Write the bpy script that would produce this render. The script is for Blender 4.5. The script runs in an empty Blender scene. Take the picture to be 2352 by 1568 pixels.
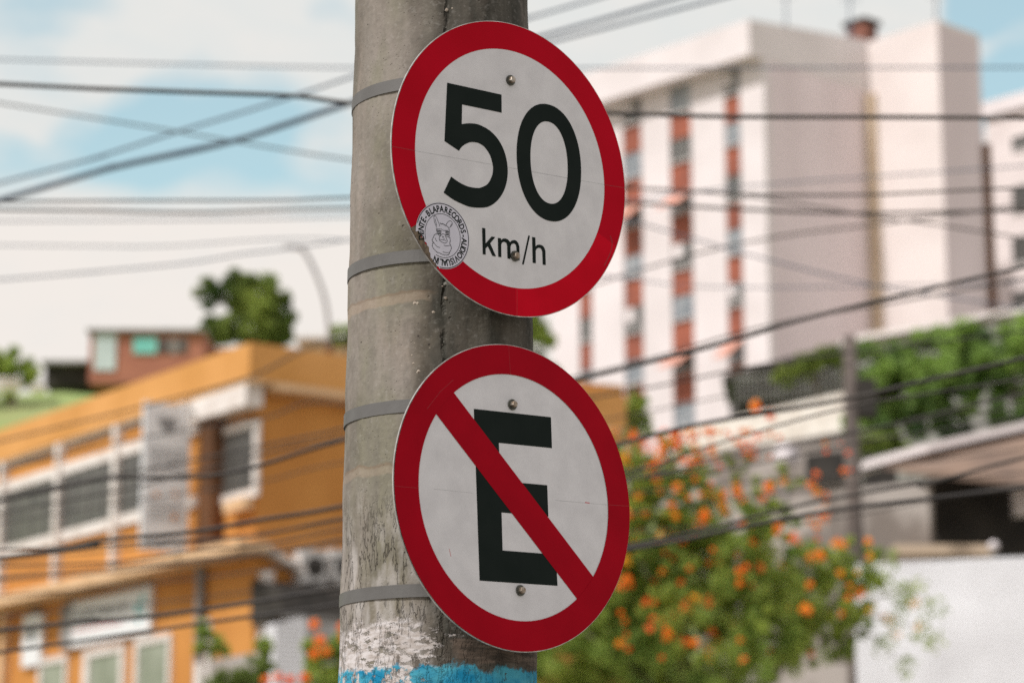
import bpy, bmesh, math, random
import numpy as np
from mathutils import Vector
R = math.radians
sc = bpy.context.scene
COL = sc.collection
# ------------------------------------------------------------------ camera
F = 6200.0; TH = R(12.5); CAMP = Vector((0, 0, 1.6))          # focal length in px of a 2352 px wide frame
cd = bpy.data.cameras.new("Camera"); cam = bpy.data.objects.new("Camera", cd); COL.objects.link(cam)
cam.location = CAMP; cam.rotation_euler = (math.pi / 2 + TH, 0, 0)
cd.sensor_width = 36; cd.lens = F / 2352 * 36; cd.clip_start = .1; cd.clip_end = 5000
cd.dof.use_dof = True; cd.dof.focus_distance = 4.42; cd.dof.aperture_fstop = 4.3
sc.camera = cam
FW = Vector((0, math.cos(TH), math.sin(TH))); UP = Vector((0, -math.sin(TH), math.cos(TH))); RT = Vector((1, 0, 0))
def ray(px, py): return FW + RT * ((px - 1176) / F) + UP * ((784 - py) / F)
def P(px, py, Y):
    d = ray(px, py); return CAMP + d * (Y / d.y)
# ------------------------------------------------------------------ world
SUN = Vector((-.50, -.385, .78)).normalized()
w = bpy.data.worlds.new("World"); sc.world = w; w.use_nodes = True
nt = w.node_tree; nt.nodes.clear(); N = nt.nodes; Lk = nt.links.new
out = N.new("ShaderNodeOutputWorld"); mixs = N.new("ShaderNodeMixShader")
b1 = N.new("ShaderNodeBackground"); b2 = N.new("ShaderNodeBackground")
sky = N.new("ShaderNodeTexSky"); sky.sky_type = 'NISHITA'; sky.sun_disc = False
sky.sun_elevation = math.asin(SUN.z); sky.sun_rotation = math.atan2(SUN.x, SUN.y) % (2 * math.pi)
sky.air_density = 1.0; sky.dust_density = 1.5
b1.inputs[1].default_value = .15
tint = N.new("ShaderNodeMix"); tint.data_type = 'RGBA'; tint.blend_type = 'MULTIPLY'; tint.inputs[0].default_value = 1; tint.inputs[7].default_value = (1.42, 1.58, 1.20, 1)
Lk(sky.outputs[0], tint.inputs[6]); Lk(tint.outputs[2], b1.inputs[0])
tc = N.new("ShaderNodeTexCoord")
def wmath(op, a, b=None, clamp=False):
    m = N.new("ShaderNodeMath"); m.operation = op; m.use_clamp = clamp
    for i, x in enumerate((a, b)):
        if x is None: continue
        if isinstance(x, (int, float)): m.inputs[i].default_value = x
        else: Lk(x, m.inputs[i])
    return m.outputs[0]
mp = N.new("ShaderNodeMapping"); mp.inputs['Scale'].default_value = (1, 1, 2.2); Lk(tc.outputs['Generated'], mp.inputs[0])
def wnoise(s, det=4, off=0.):
    n = N.new("ShaderNodeTexNoise"); n.inputs['Scale'].default_value = s; n.inputs['Detail'].default_value = det
    Lk(mp.outputs[0], n.inputs['Vector']); return n.outputs[0]
nlo = wnoise(14, 5); nhi = wnoise(45, 4)
# openings of blue between the clouds, each a direction with an angular radius
acc = None
for px, py, r, k in ((470, 300, 250, 1.0), (720, 400, 200, .95), (250, 390, 190, .7), (0, 420, 140, .9), (90, 60, 220, .35), (640, 250, 120, .3), (2390, 60, 230, 1.3), (2330, 210, 130, 1.0), (2240, 20, 90, .8), (760, 60, 90, .3)):
    d = ray(px, py).normalized()
    vm = N.new("ShaderNodeVectorMath"); vm.operation = 'DOT_PRODUCT'; Lk(tc.outputs['Generated'], vm.inputs[0]); vm.inputs[1].default_value = d
    mr = N.new("ShaderNodeMapRange"); mr.interpolation_type = 'SMOOTHSTEP'
    mr.inputs[1].default_value = math.cos(math.atan(r / F)); mr.inputs[2].default_value = 1; mr.inputs[4].default_value = k
    Lk(vm.outputs['Value'], mr.inputs[0])
    acc = mr.outputs[0] if acc is None else wmath('ADD', acc, mr.outputs[0])
sep = N.new("ShaderNodeSeparateXYZ"); Lk(tc.outputs['Generated'], sep.inputs[0])
hz = N.new("ShaderNodeMapRange"); Lk(sep.outputs[2], hz.inputs[0]); hz.inputs[1].default_value = math.sin(R(14.9)); hz.inputs[2].default_value = math.sin(R(15.9))
wob = wmath('MULTIPLY', wmath('SUBTRACT', nlo, .5), 4.2)
blue = wmath('MULTIPLY', wmath('MULTIPLY', wmath('ADD', acc, wob), wmath('GREATER_THAN', acc, -1)), hz.outputs[0], True)
blue = wmath('MULTIPLY', blue, wmath('MINIMUM', wmath('MULTIPLY', acc, 3.0), 1.0), True)
hi = N.new("ShaderNodeMapRange"); Lk(sep.outputs[2], hi.inputs[0]); hi.inputs[1].default_value = .42; hi.inputs[2].default_value = .6
hb = wmath('MULTIPLY', wmath('MULTIPLY', hi.outputs[0], .45), wmath('MULTIPLY', wmath('SUBTRACT', nlo, .48), 6.0, True), True)
blue = wmath('ADD', blue, hb, True)
cr = N.new("ShaderNodeMix"); cr.data_type = 'RGBA'
Lk(wmath('ADD', wmath('MULTIPLY', hz.outputs[0], .75), wmath('MULTIPLY', wmath('SUBTRACT', nhi, .5), .9), True), cr.inputs[0])
cr.inputs[6].default_value = (.895, .84, .79, 1); cr.inputs[7].default_value = (.76, .785, .775, 1)
lilac = N.new("ShaderNodeMix"); lilac.data_type = 'RGBA'; Lk(hi.outputs[0], lilac.inputs[0]); Lk(cr.outputs[2], lilac.inputs[6]); lilac.inputs[7].default_value = (.88, .82, .85, 1)
Lk(lilac.outputs[2], b2.inputs[0])
dk = N.new("ShaderNodeMapRange"); Lk(wmath('ADD', sep.outputs[1], wmath('MULTIPLY', sep.outputs[2], -.45)), dk.inputs[0]); dk.inputs[1].default_value = .15; dk.inputs[2].default_value = .75; dk.inputs[3].default_value = .98; dk.inputs[4].default_value = 1.0
Lk(dk.outputs[0], b2.inputs[1])
Lk(wmath('MULTIPLY', blue, .80), mixs.inputs[0]); Lk(b2.outputs[0], mixs.inputs[1]); Lk(b1.outputs[0], mixs.inputs[2]); Lk(mixs.outputs[0], out.inputs[0])
sl = bpy.data.lights.new("Sun", 'SUN'); sl.energy = 3.5; sl.angle = R(2.5); sl.color = (1, .97, .94)
so = bpy.data.objects.new("Sun", sl); COL.objects.link(so); so.rotation_euler = SUN.to_track_quat('Z', 'Y').to_euler()
sc.view_settings.view_transform = 'Standard'; sc.view_settings.look = 'None'; sc.view_settings.exposure = 0; sc.view_settings.gamma = 1
sc.render.film_transparent = False
sc.cycles.use_denoising = False; sc.cycles.sample_clamp_indirect = 2.0; sc.cycles.sample_clamp_direct = 6.0; sc.cycles.caustics_reflective = False; sc.cycles.caustics_refractive = False; sc.cycles.use_adaptive_sampling = False
rnd = random.Random(5)
# ------------------------------------------------------------------ materials
def nodes(m): return m.node_tree.nodes, m.node_tree.links.new
def mat(name, c1, c2=None, rough=.7, scale=4., detail=5, bump=0., bscale=None, metal=0., stretch=(1, 1, 1), contrast=(.35, .65), trans=0., spec=.3):
    m = bpy.data.materials.new(name); m.use_nodes = True; n, L = nodes(m)
    p = n['Principled BSDF']; p.inputs['Roughness'].default_value = rough; p.inputs['Metallic'].default_value = metal
    p.inputs['Specular IOR Level'].default_value = spec
    t = n.new("ShaderNodeTexCoord"); mp = n.new("ShaderNodeMapping"); mp.inputs['Scale'].default_value = stretch; L(t.outputs['Object'], mp.inputs[0])
    c2 = c2 or tuple(x * .82 for x in c1)
    ns = n.new("ShaderNodeTexNoise"); ns.inputs['Scale'].default_value = scale; ns.inputs['Detail'].default_value = detail; L(mp.outputs[0], ns.inputs[0])
    r = n.new("ShaderNodeMapRange"); r.inputs[1].default_value, r.inputs[2].default_value = contrast; L(ns.outputs[0], r.inputs[0])
    mx = n.new("ShaderNodeMix"); mx.data_type = 'RGBA'; L(r.outputs[0], mx.inputs[0]); mx.inputs[6].default_value = (*c1, 1); mx.inputs[7].default_value = (*c2, 1)
    L(mx.outputs[2], p.inputs['Base Color'])
    if bump:
        nb = n.new("ShaderNodeTexNoise"); nb.inputs['Scale'].default_value = bscale or scale * 4; nb.inputs['Detail'].default_value = 6; L(mp.outputs[0], nb.inputs[0])
        b = n.new("ShaderNodeBump"); b.inputs['Strength'].default_value = 1; b.inputs['Distance'].default_value = bump; L(nb.outputs[0], b.inputs['Height']); L(b.outputs[0], p.inputs['Normal'])
    if trans:
        tr = n.new("ShaderNodeBsdfTranslucent"); L(mx.outputs[2], tr.inputs[0]); ms = n.new("ShaderNodeMixShader"); ms.inputs[0].default_value = trans
        L(p.outputs[0], ms.inputs[1]); L(tr.outputs[0], ms.inputs[2]); L(ms.outputs[0], n['Material Output'].inputs[0])
    return m
M = dict(
 white=mat("white_sheeting", (.67, .66, .67), (.59, .58, .59), .55, 30, 9, contrast=(.3, .7), spec=.12),
 red=mat("red_sheeting", (.45, .0015, .014), (.38, .001, .010), .5, 9, 8, contrast=(.3, .7), spec=.04),
 red2=mat("faded_red_sheeting", (.35, .0015, .011), (.29, .001, .009), .5, 12, 8, contrast=(.3, .7), spec=.04),
 black=mat("black_vinyl", (.008, .013, .011), (.011, .016, .014), .6, 20, spec=.06),
 alu=mat("sign_aluminium", (.62, .60, .58), (.35, .33, .3), .4, 60, metal=.6),
 rust=mat("old_backing", (.20, .15, .10), (.10, .075, .055), .8, 160, bump=.0004),
 seam=mat("seam_line", (.33, .33, .34), (.50, .50, .50), .6, 90),
 redseam=mat("red_seam_line", (.24, .01, .02), (.36, .01, .015), .6, 90),
 paper=mat("sticker_paper", (.60, .59, .66), (.56, .55, .62), .6, 40, spec=.1),
 bolt=mat("bolt_zinc", (.42, .38, .33), (.22, .16, .11), .45, 150, metal=.7),
 washer=mat("dirty_washer", (.12, .12, .10), (.06, .06, .05), .6, 200, metal=.4),
 band=mat("steel_band", (.15, .145, .14), (.115, .11, .105), .55, 14, metal=.2, bump=.0002, bscale=200),
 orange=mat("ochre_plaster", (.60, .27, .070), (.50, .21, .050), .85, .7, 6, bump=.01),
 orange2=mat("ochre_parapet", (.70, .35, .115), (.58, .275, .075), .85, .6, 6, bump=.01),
 trim=mat("white_trim", (.82, .77, .73), (.66, .59, .54), .7, 2.5, 6),
 ledge=mat("peach_ledge", (.74, .50, .30), (.62, .40, .22), .8, 2),
 brown=mat("rust_brown", (.16, .07, .03), (.10, .045, .02), .8, 2),
 glass=mat("dark_glazing", (.055, .055, .052), (.11, .105, .095), .25, 1.8, stretch=(1, 1, 4), spec=.6),
 greenglass=mat("greenish_pane", (.22, .24, .19), (.34, .36, .30), .3, 2, spec=.6),
 grey=mat("weathered_grey", (.33, .32, .31), (.20, .19, .18), .8, 2.5, 6),
 dark=mat("dark_shed", (.022, .020, .018), (.05, .044, .038), .8, 2),
 signboard=mat("white_signboard", (.82, .83, .84), (.74, .75, .77), .5, 3),
 text=mat("grey_lettering", (.22, .22, .23), (.28, .28, .28), .6, 3),
 redtext=mat("red_lettering", (.55, .12, .14), (.5, .2, .2), .6, 3),
 teal=mat("teal_print", (.05, .42, .45), (.10, .5, .5), .6, 3),
 orprint=mat("orange_print", (.7, .28, .05), (.6, .25, .06), .6, 3),
 wire=mat("black_cable", (.034, .030, .028), (.06, .052, .045), .6, 5),
 gwire=mat("grey_cable", (.07, .10, .15), (.12, .15, .19), .6, 5),
 bwhite=mat("white_render", (.78, .715, .715), (.69, .63, .625), .85, .35, 6),
 bpink=mat("pinkish_render", (.80, .69, .705), (.69, .59, .60), .85, .3, 6, stretch=(1, 1, .4)),
 bcream=mat("cream_render", (.79, .71, .69), (.70, .62, .60), .85, .3, 6),
 tan=mat("tan_strip", (.62, .50, .38), (.52, .40, .29), .85, .5),
 spandrel=mat("red_spandrel", (.40, .125, .075), (.24, .08, .055), .8, .8),
 bglass=mat("blue_grey_glass", (.16, .19, .22), (.34, .36, .38), .25, .7, spec=.6),
 awning=mat("pink_awning", (.66, .34, .27), (.55, .27, .2), .8, 1),
 frame=mat("pale_frame", (.6, .58, .56), None, .6, 2),
 brick=mat("red_brickwork", (.42, .17, .11), (.34, .13, .09), .85, 1.4, 6),
 tq=mat("turquoise_paint", (.16, .50, .44), (.22, .56, .5), .7, 1),
 pale=mat("pale_blue_door", (.55, .62, .62), (.45, .52, .52), .7, 1),
 leaf=mat("tree_leaf", (.50, .57, .12), (.23, .35, .08), .55, 2.2, 4, trans=.5, contrast=(.3, .68)),
 leafd=mat("dark_leaf", (.36, .44, .10), (.08, .14, .04), .6, .5, 5, trans=.45, contrast=(.38, .62)),
 creeper=mat("creeper_leaf", (.36, .52, .12), (.08, .16, .06), .6, .45, 5, trans=.45, contrast=(.36, .62)),
 petal=mat("orange_petal", (1.0, .38, .07), (.98, .24, .06), .5, 1.2, 3, trans=.45, contrast=(.42, .58)),
 petaly=mat("yellow_orange_petal", (1.0, .56, .04), (1.0, .40, .04), .5, 2.0, 3, trans=.45),
 bark=mat("bark", (.20, .16, .12), (.12, .09, .07), .9, 8, 6, bump=.01),
 ground=mat("hill_grass", (.19, .32, .075), (.27, .30, .12), .95, .12, 8, bump=.05, bscale=1.5),
 asphalt=mat("asphalt", (.05, .05, .05), (.07, .07, .068), .9, 3, 6, bump=.004, bscale=80),
 paving=mat("pavement_concrete", (.33, .32, .30), (.25, .24, .22), .9, 2, 6, bump=.003, bscale=60),
 block=mat("white_block_wall", (.82, .82, .85), (.66, .655, .675), .85, .8, 6),
 blockw=mat("painted_concrete", (.40, .36, .33), (.20, .17, .15), .85, .9, 6, contrast=(.42, .58)),
 tile=mat("old_roof_tile", (.26, .18, .135), (.17, .12, .095), .9, 1.2, 6),
 wood=mat("grey_timber", (.15, .12, .105), (.095, .078, .07), .9, 3, 6, stretch=(1, 1, .2), bump=.01),
)
# fine horizontal courses on the block wall
m = M['block']; n, L = nodes(m); wv = n.new("ShaderNodeTexWave"); wv.bands_direction = 'Z'; wv.inputs['Scale'].default_value = 4.2; wv.inputs['Distortion'].default_value = .6
t = [x for x in n if x.type == 'TEX_COORD'][0]; L(t.outputs['Object'], wv.inputs[0]); b = n.new("ShaderNodeBump"); b.inputs['Distance'].default_value = .012
L(wv.outputs['Fac'], b.inputs['Height']); L(b.outputs[0], n['Principled BSDF'].inputs['Normal'])
# ------------------------------------------------------------------ helpers
WL = {}
class MB:
    def __init__(s): s.v = []; s.f = []
    def poly(s, pts): i = len(s.v); s.v += [tuple(p) for p in pts]; s.f.append(tuple(range(i, i + len(pts)))); return s
    def hexa(s, c):     # 8 corners, bottom 4 then top 4
        i = len(s.v); s.v += [tuple(p) for p in c]
        s.f += [tuple(i + k for k in q) for q in ((3, 2, 1, 0), (4, 5, 6, 7), (0, 1, 5, 4), (1, 2, 6, 5), (2, 3, 7, 6), (3, 0, 4, 7))]; return s
    def tube(s, pts, r, n=8, cap=True):
        pts = [Vector(p) for p in pts]; rs = r if isinstance(r, (list, tuple)) else [r] * len(pts); i0 = len(s.v)
        for k, p in enumerate(pts):
            d = (pts[min(k + 1, len(pts) - 1)] - pts[max(k - 1, 0)]).normalized()
            a = d.cross(Vector((0, 0, 1)) if abs(d.z) < .9 else Vector((1, 0, 0))).normalized(); b = d.cross(a)
            for q in range(n):
                t = 2 * math.pi * q / n; s.v.append(tuple(p + a * (rs[k] * math.cos(t)) + b * (rs[k] * math.sin(t))))
        for k in range(len(pts) - 1):
            for q in range(n):
                s.f.append((i0 + k * n + q, i0 + k * n + (q + 1) % n, i0 + (k + 1) * n + (q + 1) % n, i0 + (k + 1) * n + q))
        if cap: s.f.append(tuple(i0 + q for q in range(n))[::-1]); s.f.append(tuple(i0 + (len(pts) - 1) * n + q for q in range(n)))
        return s
    def build(s, name, m, parent=None, smooth=False, origin=None):
        if parent is not None: o0 = WL[parent.name]
        elif origin is not None: o0 = Vector(origin)
        else:
            a = np.array(s.v); o0 = Vector(((a[:, 0].min() + a[:, 0].max()) / 2, (a[:, 1].min() + a[:, 1].max()) / 2, a[:, 2].min()))
        me = bpy.data.meshes.new(name); me.from_pydata([(x - o0.x, y - o0.y, z - o0.z) for x, y, z in s.v], [], s.f); me.update()
        if m: me.materials.append(m if not isinstance(m, str) else M[m])
        if smooth: me.polygons.foreach_set('use_smooth', [True] * len(me.polygons))
        o = bpy.data.objects.new(name, me); COL.objects.link(o)
        if parent is not None: o.parent = parent
        else: o.location = o0
        WL[o.name] = o0
        return o
def tag(o, label=None, cat=None, group=None, kind=None):
    if label: o['label'] = label
    if cat: o['category'] = cat
    if group: o['group'] = group
    if kind: o['kind'] = kind
    return o
def empty(name, loc, label, cat, group=None):
    o = bpy.data.objects.new(name, None); COL.objects.link(o); o.location = loc; o.empty_display_size = .2; WL[o.name] = Vector(loc)
    return tag(o, label, cat, group)
class Fr:
    def __init__(s, O, yaw):
        s.O = Vector((O.x, O.y, 0)); y = R(yaw); s.u = Vector((-math.sin(y), math.cos(y), 0)); s.v = Vector((math.cos(y), math.sin(y), 0))
    def p(s, u, v, z): q = s.O + s.u * u + s.v * v; return Vector((q.x, q.y, z))
    def box(s, mb, u0, u1, v0, v1, z0, z1):
        return mb.hexa([s.p(u0, v0, z0), s.p(u1, v0, z0), s.p(u1, v1, z0), s.p(u0, v1, z0), s.p(u0, v0, z1), s.p(u1, v0, z1), s.p(u1, v1, z1), s.p(u0, v1, z1)])
    def onv(s, px, py, v0=0):
        d = ray(px, py); k = (v0 - (CAMP - s.O).dot(s.v)) / d.dot(s.v); q = CAMP + d * k; return (q - s.O).dot(s.u), q.z
    def onu(s, px, py, u0=0):
        d = ray(px, py); k = (u0 - (CAMP - s.O).dot(s.u)) / d.dot(s.u); q = CAMP + d * k; return (q - s.O).dot(s.v), q.z
def spline(pts, n=6):
    pts = [Vector(p) for p in pts]
    if len(pts) < 3: return pts
    o = []
    for i in range(len(pts) - 1):
        a = pts[max(i - 1, 0)]; b = pts[i]; c = pts[i + 1]; d = pts[min(i + 2, len(pts) - 1)]
        for k in range(n):
            t = k / n; o.append(.5 * ((2 * b) + (c - a) * t + (2 * a - 5 * b + 4 * c - d) * t * t + (3 * b - a - 3 * c + d) * t ** 3))
    return o + [pts[-1]]
def leafmesh(name, clumps, n, size, spread, m, parent, seed, elong=1.0, stuff=False, origin=None):
    """n small leaf faces scattered round the clump centres (x,y,z,r)"""
    g = np.random.default_rng(seed); c = np.array(clumps); k = g.integers(0, len(c), n)
    d = g.normal(size=(n, 3)); d /= np.linalg.norm(d, axis=1)[:, None]
    p = c[k, :3] + d * (c[k, 3:4] * g.random((n, 1)) ** .45) * spread
    a = g.normal(size=(n, 3)); a /= np.linalg.norm(a, axis=1)[:, None]; b = np.cross(a, g.normal(size=(n, 3))); b /= np.linalg.norm(b, axis=1)[:, None]
    s = size * g.uniform(.6, 1.4, (n, 1)); a = a * s * elong; b = b * s * .5
    v = np.stack([p - a, p + b - a * .1, p + a, p - b - a * .1], 1).reshape(-1, 3)
    o0 = WL[parent.name] if parent is not None else Vector(origin)
    v -= np.array(o0)
    me = bpy.data.meshes.new(name); me.vertices.add(4 * n); me.vertices.foreach_set('co', v.ravel()); me.loops.add(4 * n); me.loops.foreach_set('vertex_index', np.arange(4 * n))
    me.polygons.add(n); me.polygons.foreach_set('loop_start', np.arange(0, 4 * n, 4)); me.polygons.foreach_set('loop_total', np.full(n, 4)); me.update(); me.validate()
    me.materials.append(M[m]); o = bpy.data.objects.new(name, me); COL.objects.link(o)
    if parent is not None: o.parent = parent
    else: o.location = o0
    WL[o.name] = Vector(o0)
    if stuff: o['kind'] = 'stuff'
    return o
def clumps_in(blobs, n, seed, rr=(.15, .35), shell=.55):
    g = random.Random(seed); o = []; tot = sum(b[3] ** 2 for b in blobs)
    for b in blobs:
        for _ in range(max(2, int(n * b[3] ** 2 / tot))):
            d = Vector((g.gauss(0, 1), g.gauss(0, 1), g.gauss(0, 1))).normalized() * b[3] * (shell + (1 - shell) * g.random())
            o.append((b[0] + d.x, b[1] + d.y * .8, b[2] + d.z, b[3] * g.uniform(*rr)))
    return o
# ------------------------------------------------------------------ ground
GZ = [(-400, 0), (18, 0), (35, 3), (50, 5), (62, 5.6), (75, 13.5), (90, 19.6), (110, 22.5), (135, 25), (170, 27), (260, 27), (500, 15), (3000, 0)]
def gz(x, y):
    return gz0(y) - 4.5 * max(0, min(1, (x + 2) / 8)) * max(0, min(1, (y - 62) / 14, (128 - y) / 12))
def gz0(y):
    for (a, b), (c, d) in zip(GZ, GZ[1:]):
        if y <= c: t = max(0, (y - a) / (c - a)); t = t * t * (3 - 2 * t); return b + (d - b) * t
    return 0
mb = MB(); ys = [-400, -100, -20, -5, 2, 6.2, 9, 14, 18] + [18 + 2.5 * k for k in range(1, 66)] + [200, 240, 300, 400, 600, 1000, 3000]; xs = [-2000, -600, -200, -100] + [-60 + 3 * k for k in range(41)] + [100, 200, 600, 2000]
for y in ys:
    for x in xs: mb.v.append((x, y, gz(x, y) + (0 if y < 19 else rnd.uniform(-.25, .25)) - .004))
nx = len(xs)
for j in range(len(ys) - 1):
    for i in range(nx - 1): mb.f.append((j * nx + i, j * nx + i + 1, (j + 1) * nx + i + 1, (j + 1) * nx + i))
cut = ys.index(60.5) if 60.5 in ys else min(range(len(ys)), key=lambda i: abs(ys[i] - 62)); c2_ = min(range(len(ys)), key=lambda i: abs(ys[i] - 100)); m2 = MB(); m2.v = mb.v; m2.f = mb.f[cut * (nx - 1):c2_ * (nx - 1)]; mb.f = mb.f[:cut * (nx - 1)] + mb.f[c2_ * (nx - 1):]
M['lot'] = mat("dry_earth", (.27, .25, .21), (.20, .19, .14), .95, .3, 8, bump=.03)
tag(mb.build('ground', 'lot', smooth=True, origin=(0, 0, 0)), kind='structure')
tag(m2.build('hillside', 'ground', smooth=True, origin=(0, 0, 0)), kind='structure')
fr0 = Fr(Vector((0, 0, 0)), 0)   # u = +y, v = +x
tag(fr0.box(MB(), 6.2, 13.5, -200, 200, -.3, .004).build('road', 'asphalt', origin=(0, 0, 0)), kind='structure')
mb = MB(); fr0.box(mb, 2.2, 6.05, -200, 200, -.3, .13); tag(mb.build('pavement', 'paving', origin=(0, 0, 0)), kind='structure')
mb = MB(); fr0.box(mb, 6.055, 6.198, -200, 200, -.3, .145); tag(mb.build('kerb', 'grey', origin=(0, 0, 0)), kind='structure')
# ------------------------------------------------------------------ the concrete pole
PC = Vector((-.1218, 4.452, 0))
def prad(z): return .1570 - .0115 * (z - 2.55)
m = bpy.data.materials.new("weathered_pole_concrete"); m.use_nodes = True; n, L = nodes(m); pb = n['Principled BSDF']; pb.inputs['Roughness'].default_value = .88; pb.inputs['Specular IOR Level'].default_value = .15
tcn = n.new("ShaderNodeTexCoord"); OB = tcn.outputs['Object']
def mmath(op, a, b=None, c=None, clamp=False):
    q = n.new("ShaderNodeMath"); q.operation = op; q.use_clamp = clamp
    for i, x in enumerate((a, b, c)):
        if x is None: continue
        if isinstance(x, (int, float)): q.inputs[i].default_value = x
        else: L(x, q.inputs[i])
    return q.outputs[0]
def mnoise(scale, det=5, st=(1, 1, 1), loc=(0, 0, 0), rough=.55):
    mp = n.new("ShaderNodeMapping"); mp.inputs['Scale'].default_value = st; mp.inputs['Location'].default_value = loc; L(OB, mp.inputs[0])
    q = n.new("ShaderNodeTexNoise"); q.inputs['Scale'].default_value = scale; q.inputs['Detail'].default_value = det; q.inputs['Roughness'].default_value = rough; L(mp.outputs[0], q.inputs[0]); return q.outputs[0]
def mmap(x, a, b, c=0., d=1.): 
    q = n.new("ShaderNodeMapRange"); L(x, q.inputs[0])
    for i, y in zip((1, 2, 3, 4), (a, b, c, d)): q.inputs[i].default_value = y
    return q.outputs[0]
def mmix(f, a, b):
    q = n.new("ShaderNodeMix"); q.data_type = 'RGBA'; L(f, q.inputs[0])
    for i, x in ((6, a), (7, b)):
        if isinstance(x, tuple): q.inputs[i].default_value = (*x, 1)
        else: L(x, q.inputs[i])
    return q.outputs[2]
sp = n.new("ShaderNodeSeparateXYZ"); L(OB, sp.inputs[0]); X, Y_, Z = sp.outputs
ang = mmath('ARCTAN2', Y_, X)                                   # angle round the pole, camera side about -pi/2
big = mnoise(7, 5, (1, 1, .35)); fine = mnoise(90, 6); mid = mnoise(26, 6); streak = mnoise(30, 5, (1, 1, .12), (3, 1, 0))
col = mmix(mmap(big, .35, .65), (.315, .28, .25), (.205, .178, .150))
col = mmix(mmath('MULTIPLY', mmap(mnoise(9, 6, (1, 1, .4), (7, 3, 2)), .43, .58), .75), col, (.20, .19, .135))      # green-ochre film
col = mmix(mmath('MULTIPLY', mmap(mnoise(5, 4, (1, 1, .5), (1, 8, 5)), .5, .7), .55), col, (.27, .215, .17))    # pinkish wash
# dark algae plus painted shade on the seam side, right of about 260 degrees, broken by noise
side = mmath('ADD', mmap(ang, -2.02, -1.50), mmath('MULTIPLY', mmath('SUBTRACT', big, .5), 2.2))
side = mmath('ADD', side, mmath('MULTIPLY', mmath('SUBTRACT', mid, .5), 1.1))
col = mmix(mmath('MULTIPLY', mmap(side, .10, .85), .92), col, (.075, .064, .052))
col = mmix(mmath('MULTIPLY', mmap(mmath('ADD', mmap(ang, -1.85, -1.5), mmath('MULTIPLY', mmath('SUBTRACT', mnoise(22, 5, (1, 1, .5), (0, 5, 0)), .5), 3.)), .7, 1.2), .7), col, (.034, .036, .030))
col = mmix(mmath('MULTIPLY', mmap(streak, .46, .66), .55), col, (.17, .155, .13))
col = mmix(mmath('MULTIPLY', mmap(fine, .50, .70), .30), col, (.12, .11, .095))
col = mmix(mmath('MULTIPLY', mmap(mnoise(130, 4, (1, 1, 1), (4, 4, 4)), .56, .70), .18), col, (.44, .42, .39))
# pits
vo = n.new("ShaderNodeTexVoronoi"); vo.inputs['Scale'].default_value = 42; L(OB, vo.inputs[0])
pit = mmath('MULTIPLY', mmap(vo.outputs['Distance'], .0, .13, 1., 0.), mmap(mnoise(11, 3, (1, 1, .7), (2, 2, 9)), .53, .60))
vo2 = n.new("ShaderNodeTexVoronoi"); vo2.inputs['Scale'].default_value = 150; L(OB, vo2.inputs[0])
pit2 = mmath('MULTIPLY', mmap(vo2.outputs['Distance'], .0, .2, 1., 0.), mmap(mnoise(16, 3, (1, 1, 1), (8, 2, 1)), .46, .58))
col = mmix(mmath('MULTIPLY', pit, .75), col, (.06, .05, .04)); col = mmix(mmath('MULTIPLY', pit2, .6), col, (.07, .06, .05))
# mould seam of the casting: narrow broken groove
sw = mmath('ADD', mmath('SUBTRACT', ang, -1.50), mmath('MULTIPLY', mmath('SUBTRACT', mnoise(35, 4, (1, 1, 1), (0, 0, 4)), .5), .10))
seam = mmap(mmath('ABSOLUTE', sw), .0, .032, 1., 0.); seamn = mmath('MULTIPLY', seam, mmap(mnoise(60, 4, (1, 1, .6)), .42, .56))
col = mmix(mmath('MULTIPLY', seamn, .85), col, (.03, .028, .022))
seam2 = mmath('MULTIPLY', mmap(mmath('ABSOLUTE', mmath('ADD', sw, .01)), .0, .03, 1., 0.), mmap(mnoise(75, 3, (1, 1, 1), (5, 5, 5)), .60, .66))
col = mmix(mmath('MULTIPLY', seam2, .7), col, (.45, .43, .38))
# cast ring stains (pinkish lines where old bands were)
for z0, wd, k in ((2.628, .009, .38), (2.345, .008, .28)):
    zz = mmath('ADD', mmath('SUBTRACT', Z, z0), mmath('MULTIPLY', mmath('SUBTRACT', mnoise(14, 5, (1, 1, 1), (0, z0, 0)), .5), .035))
    rg = mmath('MULTIPLY', mmap(mmath('ABSOLUTE', zz), wd * .6, wd, 1., 0.), mmap(ang, -1.62, -1.72)); col = mmix(mmath('MULTIPLY', rg, k), col, (.40, .30, .22))
    col = mmix(mmath('MULTIPLY', mmap(mmath('ABSOLUTE', mmath('SUBTRACT', zz, wd)), .0, .0035, 1., 0.), mmath('MULTIPLY', mmap(ang, -1.55, -1.75), .6)), col, (.22, .15, .10))
# flaking paint, vertical cracks at the lower part
crk = mmath('MULTIPLY', mmap(mmath('ABSOLUTE', mmath('SUBTRACT', mnoise(24, 5, (1, 1, .22), (9, 1, 0), .7), .5)), .0, .017, 1., 0.), mmap(Z, 2.33, 2.22))
col = mmix(mmath('MULTIPLY', crk, .75), col, (.10, .085, .07))
pale = mmath('MULTIPLY', mmap(mnoise(30, 5, (1, 1, .35), (9, 9, 0)), .46, .60), mmap(Z, 2.34, 2.20)); pale = mmath('MULTIPLY', pale, mmap(ang, -1.5, -1.8))
col = mmix(mmath('MULTIPLY', pale, .6), col, (.46, .43, .41))
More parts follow.
